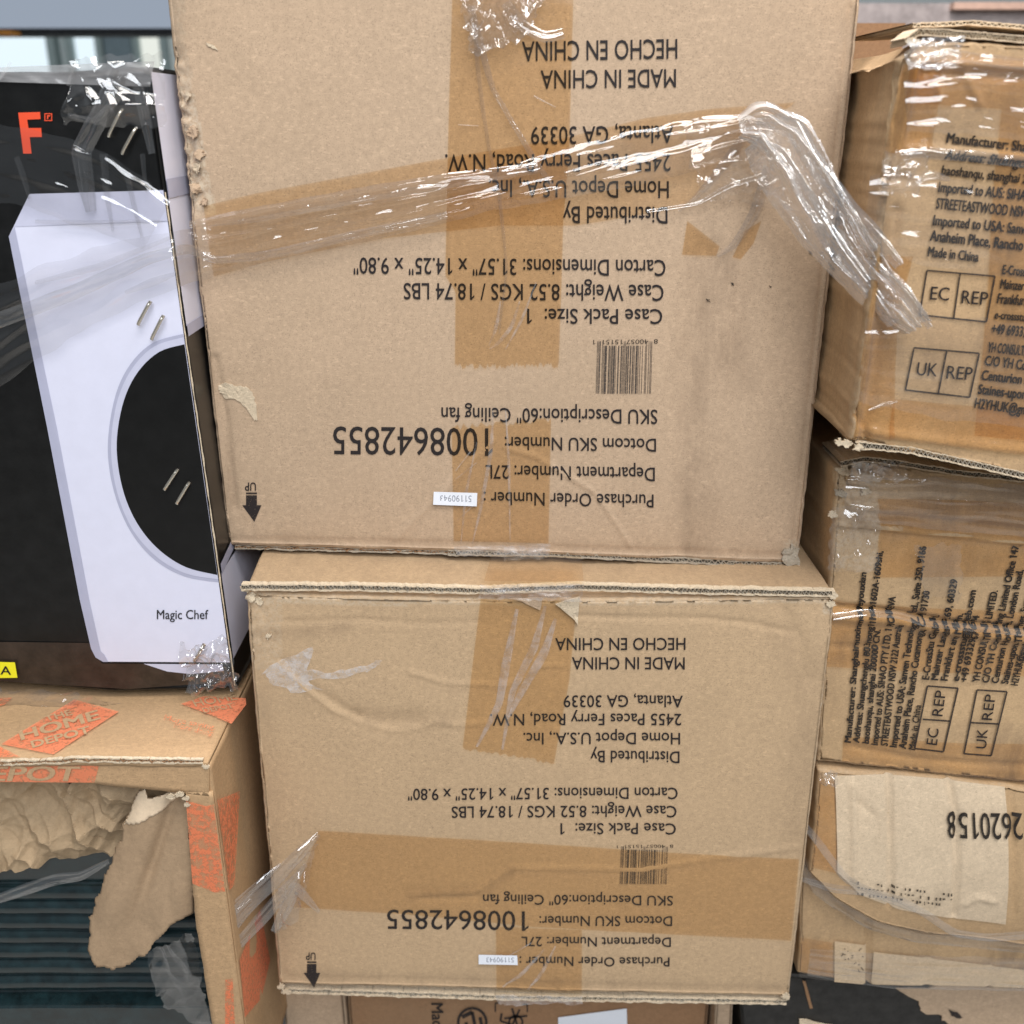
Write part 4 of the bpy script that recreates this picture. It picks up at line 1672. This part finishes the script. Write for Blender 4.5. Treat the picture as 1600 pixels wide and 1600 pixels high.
# split top edge
corr_edge(r1, 'board_edge', [(1412, 66), (1434, 50), (1480, 52), (1600, 62), (1900, 78)], 10, 0.571, K_R3, K_TORN, 61, 0.02, per=5)
corr_edge(r1, 'board_edge', [(1425, 40), (1520, 36), (1600, 43), (1900, 58)], 6, 0.585, K_R3, K_TORN, 62, 0.10, per=11)
corr_edge(r1, 'board_edge', [(1335, 694), (1420, 702), (1600, 742), (1900, 775)], 9, 0.571, K_TORN, K_GREY, 63, 0.03, per=7)
for i, (x, y, s_) in enumerate(((1424, 66, 13), (1310, 690, 7), (1322, 692, 9), (1340, 697, 9), (1388, 282, 8), (1378, 300, 8))):
    rnd = random.Random(i + 290)
    o_ = [(x + s_ * cos(a_) * rnd.uniform(0.6, 1.2), y + s_ * 0.7 * sin(a_) * rnd.uniform(0.6, 1.2)) for a_ in [k * pi / 4 for k in range(8)]]
    thick_patch(R1, r1, 'torn_flake', o_, K_TORN if i < 4 else K_R1, 0.0004, 0.0016, i + 160, 2.2)

# ------------------------------------------------------------------ right column: middle carton
cr_r2 = Creases([
    ([(1302, 815), (1360, 820), (1600, 846), (1800, 866)], 5.0, 0.0030),
    ([(1360, 806), (1600, 830), (1800, 850)], 7.0, -0.0035),
    ([(1355, 772), (1420, 780), (1600, 790)], 3.0, -0.0014),
    ([(1300, 948), (1400, 955), (1480, 972), (1600, 983), (1800, 1000)], 4.0, -0.0035),
    ([(1300, 962), (1400, 968), (1480, 984), (1600, 998), (1800, 1014)], 8.0, 0.0025),
    ([(1300, 1010), (1380, 1008)], 3.0, -0.0012),
    ([(1310, 765), (1340, 800)], 4.0, 0.002),
    ([(1320, 740), (1390, 745)], 5.0, 0.002),
    ([(1330, 1168), (1430, 1185), (1600, 1196)], 4.0, -0.0014),
])


def f_r2(px, py):
    r = 0.0030 * nz(px / 200, py / 200, 51) + 0.0008 * nz(px / 60, py / 60, 55) + cr_r2(px, py)
    if py < 812:
        r -= 0.00005 * (812 - py)
    if px < 1375 and py < 815:
        r += 0.003 * fbm(px / 22, py / 18, 6, 3)
    return r


R2 = Face(0.625, f_r2)
r2 = thing('carton', 'middle right-hand carton with sideways dark address lines, creased across its front', 'carton', P(1600, 1200, 0.8))
carton_body('body', R2, [(1308, 735), (1350, 722), (1450, 736), (1600, 744), (1900, 764)], [(1277, 1192), (1600, 1222), (1850, 1245)], K_R2, r2, cell=4.6, inset=5, r=0.004, back=0.35, wave=3, seed=53, dirtf=lambda x, y: 0.12 + 0.9 * nz(x / 110, y / 70, 16),
            wearf=lambda x, y: 0.45 if (x < 1375 and y < 890) else 0, edgewear=0.7)
T2 = [('Manufacturer: Shanghaimuxinmuyeyouxian', (1329, 1160), (1352, 893), 9), ('Address: Shuangchenglu 803nong11hao1602A-1609shi,', (1342, 1160), (1378, 860), 9),
      ('baoshanqu, shanghai 200000 CN.', (1357, 1161), (1375, 983), 9), ('Imported to AUS: SIHAO PTY LTD, 1 ROKEVA', (1371, 1163), (1398, 931), 9.5), ('STREETEASTWOOD NSW 2122 Australia', (1386, 1164), (1408, 972), 9.5),
      ('Imported to USA: Sanven Technology Ltd., Suite 250, 9166', (1400, 1166), (1446, 853), 10), ('Anaheim Place, Rancho Cucamonga, CA 91730', (1414, 1168), (1451, 922), 10), ('Made in China', (1417, 1169), (1430, 1098), -0.01),
      ('E-CrossStu GmbH.', (1450, 1060), (1466, 960), 10), ('Mainzer Landstr.69, 60329', (1464, 1061), (1495, 905), 10), ('Frankfurt am Main.', (1479, 1062), (1504, 958), 10), ('e-crossstu@web.com', (1497, 1063), (1524, 922), 10),
      ('+49 69332967674', (1510, 1064), (1530, 962), 10), ('YH CONSULTING LIMITED.', (1529, 1065), (1558, 922), 10), ('C/O YH Consulting Limited Office 147,', (1544, 1066), (1592, 850), 10),
      ('Centurion House, London Road,', (1559, 1067), (1598, 890), 10), ('Staines-upon-Thames, Surrey,', (1574, 1068), (1612, 920), 10), ('H2YHUK@gmail.com', (1589, 1070), (1610, 985), 10)]
for t, S, E, c in T2:
    if c < 0:
        continue
    text(R2, r2, t, (S[0] , S[1]), E, (-c * 1.08, -1.2), INK2, bold=0.13, off=0.0016)
text(R2, r2, 'Made in China', (1428, 1169), (1438, 1100), (-10, -1.2), INK2, bold=0.085, off=0.0016)
for q, d0, d1, tt in (([(1447, 1069), (1495, 1073), (1471, 1170), (1427, 1166)], (1440, 1121), (1483, 1123), ('EC', (1461, 1160), (1464, 1135), 'REP', (1470, 1116), (1476, 1077))),
                      ([(1525, 1076), (1572, 1079), (1546, 1177), (1503, 1173)], (1515, 1126), (1560, 1129), ('UK', (1538, 1166), (1541, 1137), 'REP', (1548, 1123), (1554, 1084)))):
    pl = [line_poly(q[i], q[(i + 1) % 4], 2.6) for i in range(4)] + [line_poly(d0, d1, 2.6)]
    polys(R2, r2, 'printed_frame', pl, INK, 0.0017)
    text(R2, r2, tt[0], tt[1], tt[2], (-16, -1.5), INK, bold=0.015, off=0.0017)
    text(R2, r2, tt[3], tt[4], tt[5], (-16, -1.5), INK, bold=0.015, off=0.0017)
strip(R2, r2, 'tape', [(1372, 780), (1374, 820), (1365, 900)], [(1700, 790), (1700, 850), (1700, 900)], TAPEO, off=0.001, na=30, wr=0.0004, seed=61, step=9)
strip(R2, r2, 'tape', [(1296, 940), (1288, 1040)], [(1700, 960), (1700, 1060)], TAPEO, off=0.0012, na=34, wr=0.0006, seed=62, step=7)
strip(R2, r2, 'tape', [(1318, 1150), (1316, 1190)], [(1700, 1165), (1700, 1230)], TAPEO, off=0.001, na=30, wr=0.0004, seed=63, step=7)
corr_edge(r2, 'board_edge', [(1312, 724), (1350, 716), (1400, 722), (1500, 738), (1600, 748), (1900, 770)], 7, 0.627, K_TORN, K_GREY, 64, 0.04, per=7)
for i, (x, y, s_) in enumerate(((1318, 735, 11), (1345, 728, 12), (1330, 752, 10), (1352, 768, 9), (1312, 770, 8), (1368, 733, 10), (1300, 802, 7))):
    rnd = random.Random(i + 390)
    o_ = [(x + s_ * cos(a_) * rnd.uniform(0.6, 1.4), y + s_ * 0.7 * sin(a_) * rnd.uniform(0.6, 1.2)) for a_ in [k * pi / 4 for k in range(8)]]
    thick_patch(R2, r2, 'torn_flake', o_, (K_TORN, K_GREY, K_R2)[i % 3], 0.0006, 0.0016, i + 260, 2.2)

# ------------------------------------------------------------------ right column: lower carton with pale flap
cr_r3 = Creases([
    ([(1386, 1205), (1383, 1400)], 3.5, -0.0026),
    ([(1478, 1210), (1486, 1260), (1484, 1420)], 4.0, -0.0024),
    ([(1330, 1220), (1328, 1360)], 4.0, 0.0018),
    ([(1335, 1245), (1365, 1270), (1360, 1320)], 5.0, -0.0008),
    ([(1500, 1400), (1520, 1388), (1545, 1395)], 4.0, 0.0012),
    ([(1575, 1220), (1577, 1420)], 4.0, -0.0015),
])


def f_r3(px, py):
    return 0.003 * nz(px / 160, py / 160, 61) + cr_r3(px, py) + 0.010 * sin(max(0, min(1, (py - 1200) / 260)) * pi * 0.9)


R3 = Face(0.625, f_r3)
r3 = thing('carton', 'lowest right-hand carton with a bulging pale flap numbered 2620158 upside down', 'carton', P(1600, 1545, 0.8))
carton_body('upper_body', R3, [(1278, 1200), (1480, 1212), (1700, 1240), (1850, 1250)], [(1258, 1350), (1300, 1395), (1370, 1436), (1450, 1458), (1600, 1476), (1820, 1490)], K_R1, r3, cell=5, inset=5, r=0.004,
            back=0.3, wave=2, seed=63, edgewear=0.4)
strip(R3, r3, 'pale_flap', [(1302, 1208), (1380, 1206), (1470, 1212), (1566, 1224)], [(1302, 1348), (1338, 1384), (1400, 1408), (1480, 1424), (1566, 1436)], K_R3, off=0.0012, na=50, step=5, wfn=lambda x, y: 0.0006 * nz(x / 40, y / 40, 3))
for t, S, E in (('12620158', (1599, 1259), (1472, 1256)),):
    text(R3, r3, t, S, E, (0, 37), INK2, bold=0.012, off=0.0030)
rnd = random.Random(9)
pl = []
for x in range(1332, 1480, 6):
    yb = 1360 + (x - 1332) * 0.13
    for k in range(3):
        if rnd.random() < 0.6:
            pl.append(rect(x + rnd.uniform(-1, 1), yb + k * 9, x + rnd.uniform(2, 4), yb + k * 9 + rnd.uniform(1.5, 6)))
polys(R3, r3, 'worn_print', pl, INK2, 0.0030)
R3B = Face(0.632, lambda px, py: 0.002 * nz(px / 140, py / 140, 71) + cr_r3b(px, py))
cr_r3b = Creases([([(1357, 1440), (1356, 1535)], 4, -0.003), ([(1450, 1450), (1448, 1545)], 5, -0.0012), ([(1545, 1470), (1545, 1545)], 4, -0.001)])
carton_body('lower_body', R3B, [(1252, 1350), (1600, 1440), (1830, 1450)], [(1247, 1522), (1300, 1530), (1355, 1540), (1600, 1547), (1830, 1556)], K_R2, r3, cell=5, inset=4, r=0.003, back=0.3, wave=2, seed=73, edgewear=0.5, dirtf=lambda x, y: 0.3 + 0.8 * nz(x / 90, y / 50, 26))
K_PP = kraft('bare_board_patch', (0.56, 0.42, 0.27), stain=0.4)
strip(R3B, r3, 'pale_patch', [(1303, 1468), (1303, 1532)], [(1353, 1474), (1352, 1536)], K_PP, off=0.0016, na=12, step=5)
strip(R3B, r3, 'pale_patch', [(1364, 1484), (1361, 1536)], [(1600, 1512), (1600, 1540)], K_PP, off=0.0016, na=40, step=5)
pl = []
for k in range(16):
    x = rnd.uniform(1312, 1346)
    y = rnd.uniform(1477, 1512)
    pl.append(line_poly((x, y), (x + rnd.uniform(-5, 5), y + rnd.uniform(-3, 5)), 1.3))
polys(R3B, r3, 'scribble', pl, INK2, 0.0026)
strip(R3, r3, 'tape', [(1278, 1212), (1262, 1340)], [(1302, 1214), (1302, 1350)], TAPEO, off=0.0012, na=5, wr=0.0004, seed=73)
strip(R3B, r3, 'tape', [(1250, 1462), (1248, 1524)], [(1300, 1470), (1302, 1530)], TAPEO, off=0.0018, na=8, wr=0.0004, seed=74)

# ------------------------------------------------------------------ row underneath
BK = Face(0.655, lambda px, py: 0.002 * nz(px / 60, py / 60, 81))
bk = thing('torn_carton', 'black carton under the right-hand stack with its printed skin torn off', 'carton', (P(1500, 1700, 0.8).x, 0.8, 0))
zt_ = P(1400, 1530, 0.655).z
carton_body('body', BK, [(1150, 1520), (1700, 1535)], [(1190, 1900), (1650, 1900)], DARK, bk, cell=8, inset=4, back=0.3, wave=2, seed=83)
thick_patch(BK, bk, 'bare_board', [(1398, 1540), (1430, 1560), (1440, 1578), (1470, 1586), (1482, 1600), (1500, 1640), (1660, 1640), (1680, 1540), (1500, 1538)], K_UP, 0.0006, 0.0014, 5, 3,)
polys(BK, bk, 'print_speck', [ragged([(1480, 1573), (1492, 1576), (1503, 1584), (1494, 1586), (1484, 1582)], 1, 4)], INK, 0.0032)
thick_patch(BK, bk, 'bare_board', [(1247, 1590), (1300, 1597), (1310, 1660), (1250, 1660)], K_TORN, 0.0006, 0.002, 6, 2)
thick_patch(BK, bk, 'torn_flake', [(1253, 1530), (1258, 1530), (1269, 1572), (1265, 1574)], K_DK, 0.0008, 0.001, 7, 0.6)

MD = Face(0.66)
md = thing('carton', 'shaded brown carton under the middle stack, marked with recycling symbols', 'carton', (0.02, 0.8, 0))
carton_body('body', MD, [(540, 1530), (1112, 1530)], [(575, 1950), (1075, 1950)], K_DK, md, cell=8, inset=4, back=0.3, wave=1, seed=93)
text(MD, md, 'Made in China', (674, 1566), (680, 1700), (18, 0), INK, bold=0.03, off=0.001)


def ringp(cx, cy, r0, r1, n=28, a0=0, a1=2 * pi):
    out = []
    for i in range(n):
        t0 = a0 + (a1 - a0) * i / n
        t1 = a0 + (a1 - a0) * (i + 1) / n
        out.append([(cx + r0 * cos(t0), cy + r0 * sin(t0)), (cx + r0 * cos(t1), cy + r0 * sin(t1)), (cx + r1 * cos(t1), cy + r1 * sin(t1)), (cx + r1 * cos(t0), cy + r1 * sin(t0))])
    return out


polys(MD, md, 'recycling_symbol', ringp(738, 1596, 20, 24) + [line_poly((722, 1588), (738, 1580), 6), line_poly((738, 1580), (742, 1600), 5), line_poly((750, 1588), (754, 1606), 5), line_poly((728, 1596), (732, 1612), 5)], INK, 0.001)
polys(MD, md, 'handling_symbol', [line_poly((788, 1590), (824, 1586), 3), line_poly((800, 1574), (812, 1612), 3), line_poly((812, 1576), (796, 1610), 3), line_poly((784, 1582), (782, 1594), 3), line_poly((782, 1594), (800, 1600), 3)] +
      ringp(806, 1596, 9, 12, 16), INK, 0.001)
polys(MD, md, 'corner_mark', [line_poly((774, 1566), (774, 1580), 2), line_poly((774, 1566), (780, 1566), 2), line_poly((824, 1568), (824, 1580), 2), line_poly((816, 1568), (824, 1568), 2)], INK, 0.001)
polys(MD, md, 'white_label', [[(872, 1588), (979, 1574), (981, 1660), (872, 1660)]], LAB, 0.0012)

ML = Face(0.655)
ml = thing('carton', 'narrow strip of a brown carton between the orange printed one and the recycling-marked one', 'carton', (P(480, 1600, 0.7).x, 0.8, 0))
carton_body('body', ML, [(440, 1530), (536, 1530)], [(470, 1950), (572, 1950)], K_UP, ml, cell=8, inset=3, back=0.25, wave=1, seed=94)
mr = thing('carton', 'pale carton corner between the recycling-marked carton and the black torn carton', 'carton', (P(1128, 1600, 0.7).x, 0.8, 0))
carton_body('body', Face(0.645), [(1118, 1562), (1146, 1564)], [(1098, 1950), (1126, 1950)], K_UP, mr, cell=8, inset=3, back=0.2, wave=1, seed=95)

# ------------------------------------------------------------------ stretch film
wr = thing('stretch_wrap', 'clear stretch film pulled in bands across the front of the stack', 'plastic wrap', P(800, 1560, 0.6))


def blend_face(x, y, off=0.0):
    """nearest front among the neighbours, so the film lies over them"""
    d = 0.65
    if x < 318:
        k = min(1, (318 - x) / 40)
        d = 0.65 - 0.03 * k
    p = P(x, y, d - 0.001)
    p.y -= off
    return p


band = [(-60, 560, 1.6), (0, 520, 1.5), (90, 470, 1.3), (200, 425, 1.1), (300, 398, 0.9), (340, 390, 0.85), (420, 372, 0.8), (560, 345, 0.75), (680, 318, 0.7), (780, 296, 0.65), (860, 276, 0.8), (960, 254, 0.9), (1060, 232, 0.9), (1130, 212, 0.75), (1180, 202, 0.5), (1205, 205, 0.15)]
film(wr, 'film_band', band, 46, blend_face, FILM3, off=0.0030, seed=1, folds=2.6, amp=0.0028, na=60, step=6)
film(wr, 'film_band', [(0, 500, 1), (120, 455, 1), (240, 400, 0.8), (300, 385, 0.6), (340, 405, .5), (430, 395, .6), (560, 365, .6), (700, 335, .5)], 12, blend_face, FILM2, off=0.007, seed=5, folds=1.2, amp=0.0020, na=20, step=5)
film(wr, 'film_band', [(300, 350, 0.5), (400, 335, 1), (560, 305, 1), (700, 282, 1), (840, 262, 0.7)], 12, blend_face, FILM2, off=0.004, seed=7, folds=1.2, amp=0.0022, na=20, step=5)
UPF = lambda x, y, off=0.0: UP(x, y, off)
film(wr, 'film_strand', [(735, 10, 1), (748, 60, 1), (770, 140, .7), (800, 190, .7), (838, 255, .8), (870, 300, .5)], 6, UPF, FILM2, off=0.003, seed=8, folds=1.0, amp=0.0016, na=10, step=5)
film(wr, 'film_strand', [(740, 20, 1), (748, 120, .8), (762, 220, .7), (780, 300, .7), (792, 420, .5), (780, 520, .3)], 4, UPF, FILM, off=0.002, seed=9, folds=0.8, amp=0.0012, na=8, step=5)
sheet(wr, 'film_knot', [(708, -60), (880, -60), (820, 60), (738, 90)], 60, UPF, FILM2, Crumple(12, [(60, 0.0055), (28, 0.0024)], 1.0), 0.002, edge=12, seed=4)
film(wr, 'film_strand', [(880, 52, 1), (850, 60, 1), (815, 40, 1), (790, 5, 1)], 9, UPF, FILM2, off=0.003, seed=10, folds=1, amp=0.0025, na=12, step=4)
sheet(wr, 'film_web', [(1060, 190), (1180, 195), (1240, 330), (1090, 310)], 44, UPF, FILM3, Crumple(17, [(90, 0.006), (36, 0.003)], 1.0), 0.002, edge=10, seed=8)
film(wr, 'film_strand', [(1160, 215, 1), (1120, 270, 1), (1085, 310, .6), (1060, 330, .3)], 7, UPF, FILM2, off=0.003, seed=11, folds=1, amp=0.002, na=10, step=4)
film(wr, 'film_strand', [(1200, 260, 1), (1180, 330, 1), (1145, 385, .6), (1120, 400, .3)], 9, UPF, FILM2, off=0.003, seed=12, folds=1, amp=0.002, na=10, step=4)
film(wr, 'film_strand', [(1190, 275, 1), (1140, 290, .8), (1090, 318, .6), (1010, 330, .5)], 6, UPF, FILM2, off=0.003, seed=13, folds=1, amp=0.002, na=10, step=4)

tail = thing('wrap_tail', 'loose bunched tail of clear film hanging diagonally over the gap beside the upper right carton', 'plastic wrap', P(1430, 520, 0.54))


def tail_face(x, y, off=0.0):
    t = max(0, min(1, (x - 1160) / 280))
    p = P(x, y, 0.640 - 0.085 * t)
    p.y -= off
    return p


film(tail, 'film_strip', [(1150, 200, 0.35), (1185, 195, 0.9), (1215, 225, 1.35), (1250, 290, 1.25), (1290, 350, 1.15), (1325, 400, 0.95), (1360, 440, .85), (1400, 480, 0.75), (1425, 505, 0.5)], 44, tail_face, FILM5,
     off=0.004, seed=31, folds=5.0, amp=0.0062, na=100, step=3, rough_=0.30)
film(tail, 'film_fold', [(1165, 215, 0.5), (1210, 240, 1), (1255, 310, 1), (1300, 380, 1), (1350, 450, 1), (1385, 500, .8)], 13, tail_face, FILM5, off=0.011, seed=33, folds=1.6, amp=0.0035, na=22, step=3)
film(tail, 'film_fold', [(1175, 190, 0.5), (1230, 190, 1), (1262, 250, 1), (1310, 315, 1), (1355, 365, 1), (1395, 410, .6)], 15, tail_face, FILM5, off=0.010, seed=35, folds=1.6, amp=0.0035, na=22, step=3)
film(tail, 'film_fold', [(1350, 400, .6), (1390, 440, .7), (1420, 480, .8), (1440, 505, .5)], 9, tail_face, FILM5, off=0.012, seed=37, folds=1.2, amp=0.003, na=16, step=3)

# film over the black carton's top corner
LF = lambda x, y, off=0.0: L1(x, y, off)
sheet(wr, 'film_corner', [(120, 92), (262, 84), (262, 200), (110, 190)], 70, LF, FILM, Crumple(41, [(80, 0.0035), (36, 0.0016)], 1.0), 0.003, edge=8, seed=14)
for i, (pts, wd) in enumerate((([(190, 110, 1), (165, 170, 1), (130, 235, 1), (138, 290, .8), (145, 330, .5)], 16), ([(200, 110, 1), (190, 150, .8), (150, 190, .6), (110, 180, .4)], 8),
                               ([(215, 120, .8), (228, 180, 1), (240, 240, .6)], 9), ([(30, 245, .8), (42, 280, .8), (50, 310, .4)], 6), ([(165, 240, .8), (170, 300, .6), (180, 360, .3)], 8),
                               ([(200, 270, .8), (215, 330, .6), (225, 370, .3)], 6), ([(225, 240, .8), (230, 290, .6), (232, 300, .3)], 5))):
    film(wr, 'film_strand', pts, wd, LF, FILM2 if i < 3 else FILM, off=0.003, seed=50 + i, folds=1.6, amp=0.0028, na=16, step=3)
for i, (pts, wd) in enumerate((([(60, 345, .6), (150, 348, 1), (258, 345, .6)], 5), ([(200, 455, .4), (240, 440, 1), (280, 425, .4)], 7), ([(60, 440, .5), (160, 415, 1), (270, 370, .5)], 6))):
    film(wr, 'film_strand', pts, wd, LF, FILM, off=0.004, seed=60 + i, folds=1.2, amp=0.0022, na=12, step=4)
sheet(wr, 'film_corner', [(-60, 1062), (120, 1072)] + [(200, 1092), (-60, 1092)], 50, LF, FILM, Crumple(43, [(60, 0.003), (26, 0.0014)], 1.0), 0.003, edge=6, seed=15)
sheet(wr, 'film_corner', [(290, 1000), (360, 985), (378, 1068), (300, 1062)], 44, LF, FILM2, Crumple(45, [(34, 0.004), (14, 0.0022)], 1.0), 0.003, edge=12, seed=16)


# film lower left: gathers from the lower carton across to the orange printed one
def gather(x, y, off=0.0):
    t = max(0, min(1, (500 - x) / 130))
    p = P(x, y, 0.598 - 0.035 * t)
    p.y -= off
    return p


for i, (pts, wd) in enumerate((([(500, 1298, .3), (470, 1330, .9), (430, 1370, 1), (380, 1420, 1), (325, 1498, .7)], 11), ([(480, 1345, .3), (445, 1390, 1), (410, 1430, 1), (365, 1480, .8), (322, 1510, .6)], 10),
                               ([(500, 1420, .3), (462, 1380, 1), (450, 1410, 1), (430, 1450, .6)], 10), ([(440, 1345, .4), (380, 1400, 1), (322, 1452, .8)], 7), ([(395, 1400, .5), (360, 1430, 1), (318, 1448, .5)], 4))):
    film(wr, 'film_strand', pts, wd, gather, FILM2, off=0.003, seed=70 + i, folds=1.4, amp=0.0030, na=18, step=3)
sheet(wr, 'film_web', [(440, 1370), (500, 1300), (470, 1420), (440, 1445)], 30, gather, FILM3, Crumple(47, [(50, 0.004), (20, 0.002)], 1.0), 0.002, edge=5, seed=18)


def inside_face(x, y, off=0.0):
    p = P(x, y, 0.580)
    p.y -= off
    return p


sheet(wr, 'film_lump', [(238, 1470), (305, 1440), (335, 1600), (262, 1565)], 50, inside_face, FILM, Crumple(48, [(90, 0.006), (44, 0.002)], 1.0), 0.0, edge=5, seed=19)
film(wr, 'film_strand', [(-30, 1408, .6), (30, 1388, 1), (90, 1368, 1), (130, 1362, .8), (175, 1338, .4)], 9, inside_face, FILM2, off=0.004, seed=120, folds=2.8, amp=0.003, na=20, step=3)



# film over the right column
def rf(D):
    def g(x, y, off=0.0):
        p = P(x, y, D)
        p.y -= off
        return p
    return g


for i, (D_, pts, wd, mt) in enumerate((
        (0.612, [(1236, 1262, .6), (1275, 1310, 1), (1320, 1370, 1), (1360, 1390, .8), (1410, 1405, .9), (1450, 1428, 1), (1490, 1455, 1), (1540, 1462, 1), (1640, 1455, 1)], 6, FILM2),
        (0.612, [(1250, 1370, .6), (1300, 1385, 1), (1360, 1392, 1), (1430, 1420, .6)], 6, FILM2),
        (0.622, [(1248, 1340, 1), (1275, 1385, 1), (1310, 1410, 1), (1360, 1440, 1), (1430, 1460, 1), (1640, 1480, 1)], 10, FILM3),
        (0.615, [(1300, 962, 1), (1350, 955, 1), (1400, 958, 1), (1450, 972, 1), (1640, 990, 1)], 6, FILM2),
        (0.562, [(1405, 240, .6), (1440, 238, 1), (1520, 244, 1), (1640, 258, 1)], 9, FILM2),
        (0.562, [(1430, 285, .4), (1450, 272, 1), (1480, 280, .4)], 9, FILM2),
        (0.562, [(1440, 90, .5), (1480, 84, 1), (1520, 92, 1), (1640, 104, 1)], 9, FILM2),
        (0.562, [(1440, 108, .5), (1500, 102, 1), (1560, 112, 1), (1640, 116, 1)], 10, FILM),
        (0.562, [(1455, 120, .5), (1480, 128, 1), (1486, 132, .5)], 6, FILM2),
        (0.562, [(1355, 640, .5), (1380, 630, 1), (1400, 626, .5)], 3, FILM2))):
    film(wr, 'film_strand', pts, wd, rf(D_), mt, off=0.002, seed=90 + i, folds=1.3, amp=0.0024, na=18, step=4)
sheet(wr, 'film_corner', [(1375, 235), (1440, 240), (1420, 300), (1365, 300)], 36, rf(0.565), FILM2, Crumple(55, [(34, 0.004), (14, 0.002)], 1.0), 0.001, edge=8, seed=26)
sheet(wr, 'film_corner', [(1325, 716), (1420, 720), (1400, 745), (1330, 750)], 40, rf(0.617), FILM2, Crumple(56, [(34, 0.003), (14, 0.002)], 1.0), 0.001, edge=8, seed=27)
sheet(wr, 'film_web', [(1430, 850), (1500, 850), (1500, 930), (1440, 930)], 40, rf(0.618), FILM3, Crumple(57, [(60, 0.0016)], 1.0), 0.001, edge=12, seed=28)
sheet(wr, 'film_corner', [(1278, 1198), (1305, 1200), (1304, 1222), (1276, 1222)], 24, rf(0.612), FILM2, Crumple(58, [(18, 0.003), (8, 0.001)], 1.0), 0.001, edge=5, seed=29)

for i, (D_, pts, wd) in enumerate(((0.561, [(1350, 330, .8), (1450, 345, 1), (1640, 372, 1)], 70), (0.561, [(1345, 560, .8), (1450, 570, 1), (1640, 590, 1)], 80), (0.561, [(1412, 165, .8), (1500, 160, 1), (1640, 172, 1)], 50),
                                   (0.616, [(1318, 775, .8), (1450, 785, 1), (1640, 800, 1)], 40), (0.611, [(1262, 1500, .8), (1400, 1515, 1), (1640, 1520, 1)], 26))):
    film(wr, 'film_band', pts, wd, rf(D_), FILM3, off=0.002, seed=200 + i, folds=3.0, amp=0.0016, na=60, step=6)
for i, (pts, wd) in enumerate((([(-40, 250, 1), (60, 262, 1), (160, 300, 1), (250, 350, .7)], 60), )):
    film(wr, 'film_band', pts, wd, LF, FILM3, off=0.004, seed=220 + i, folds=2.0, amp=0.0016, na=50, step=6)

sheet(wr, 'film_corner', [(1415, 62), (1500, 58), (1490, 105), (1408, 110)], 40, rf(0.5600), FILM4, Crumple(61, [(34, 0.0025), (14, 0.0012)]), 0.001, edge=7, seed=31)
sheet(wr, 'film_corner', [(1296, 790), (1372, 790), (1366, 890), (1290, 888)], 40, rf(0.6130), FILM3, Crumple(62, [(34, 0.002), (14, 0.0008)]), 0.001, edge=5, seed=32)
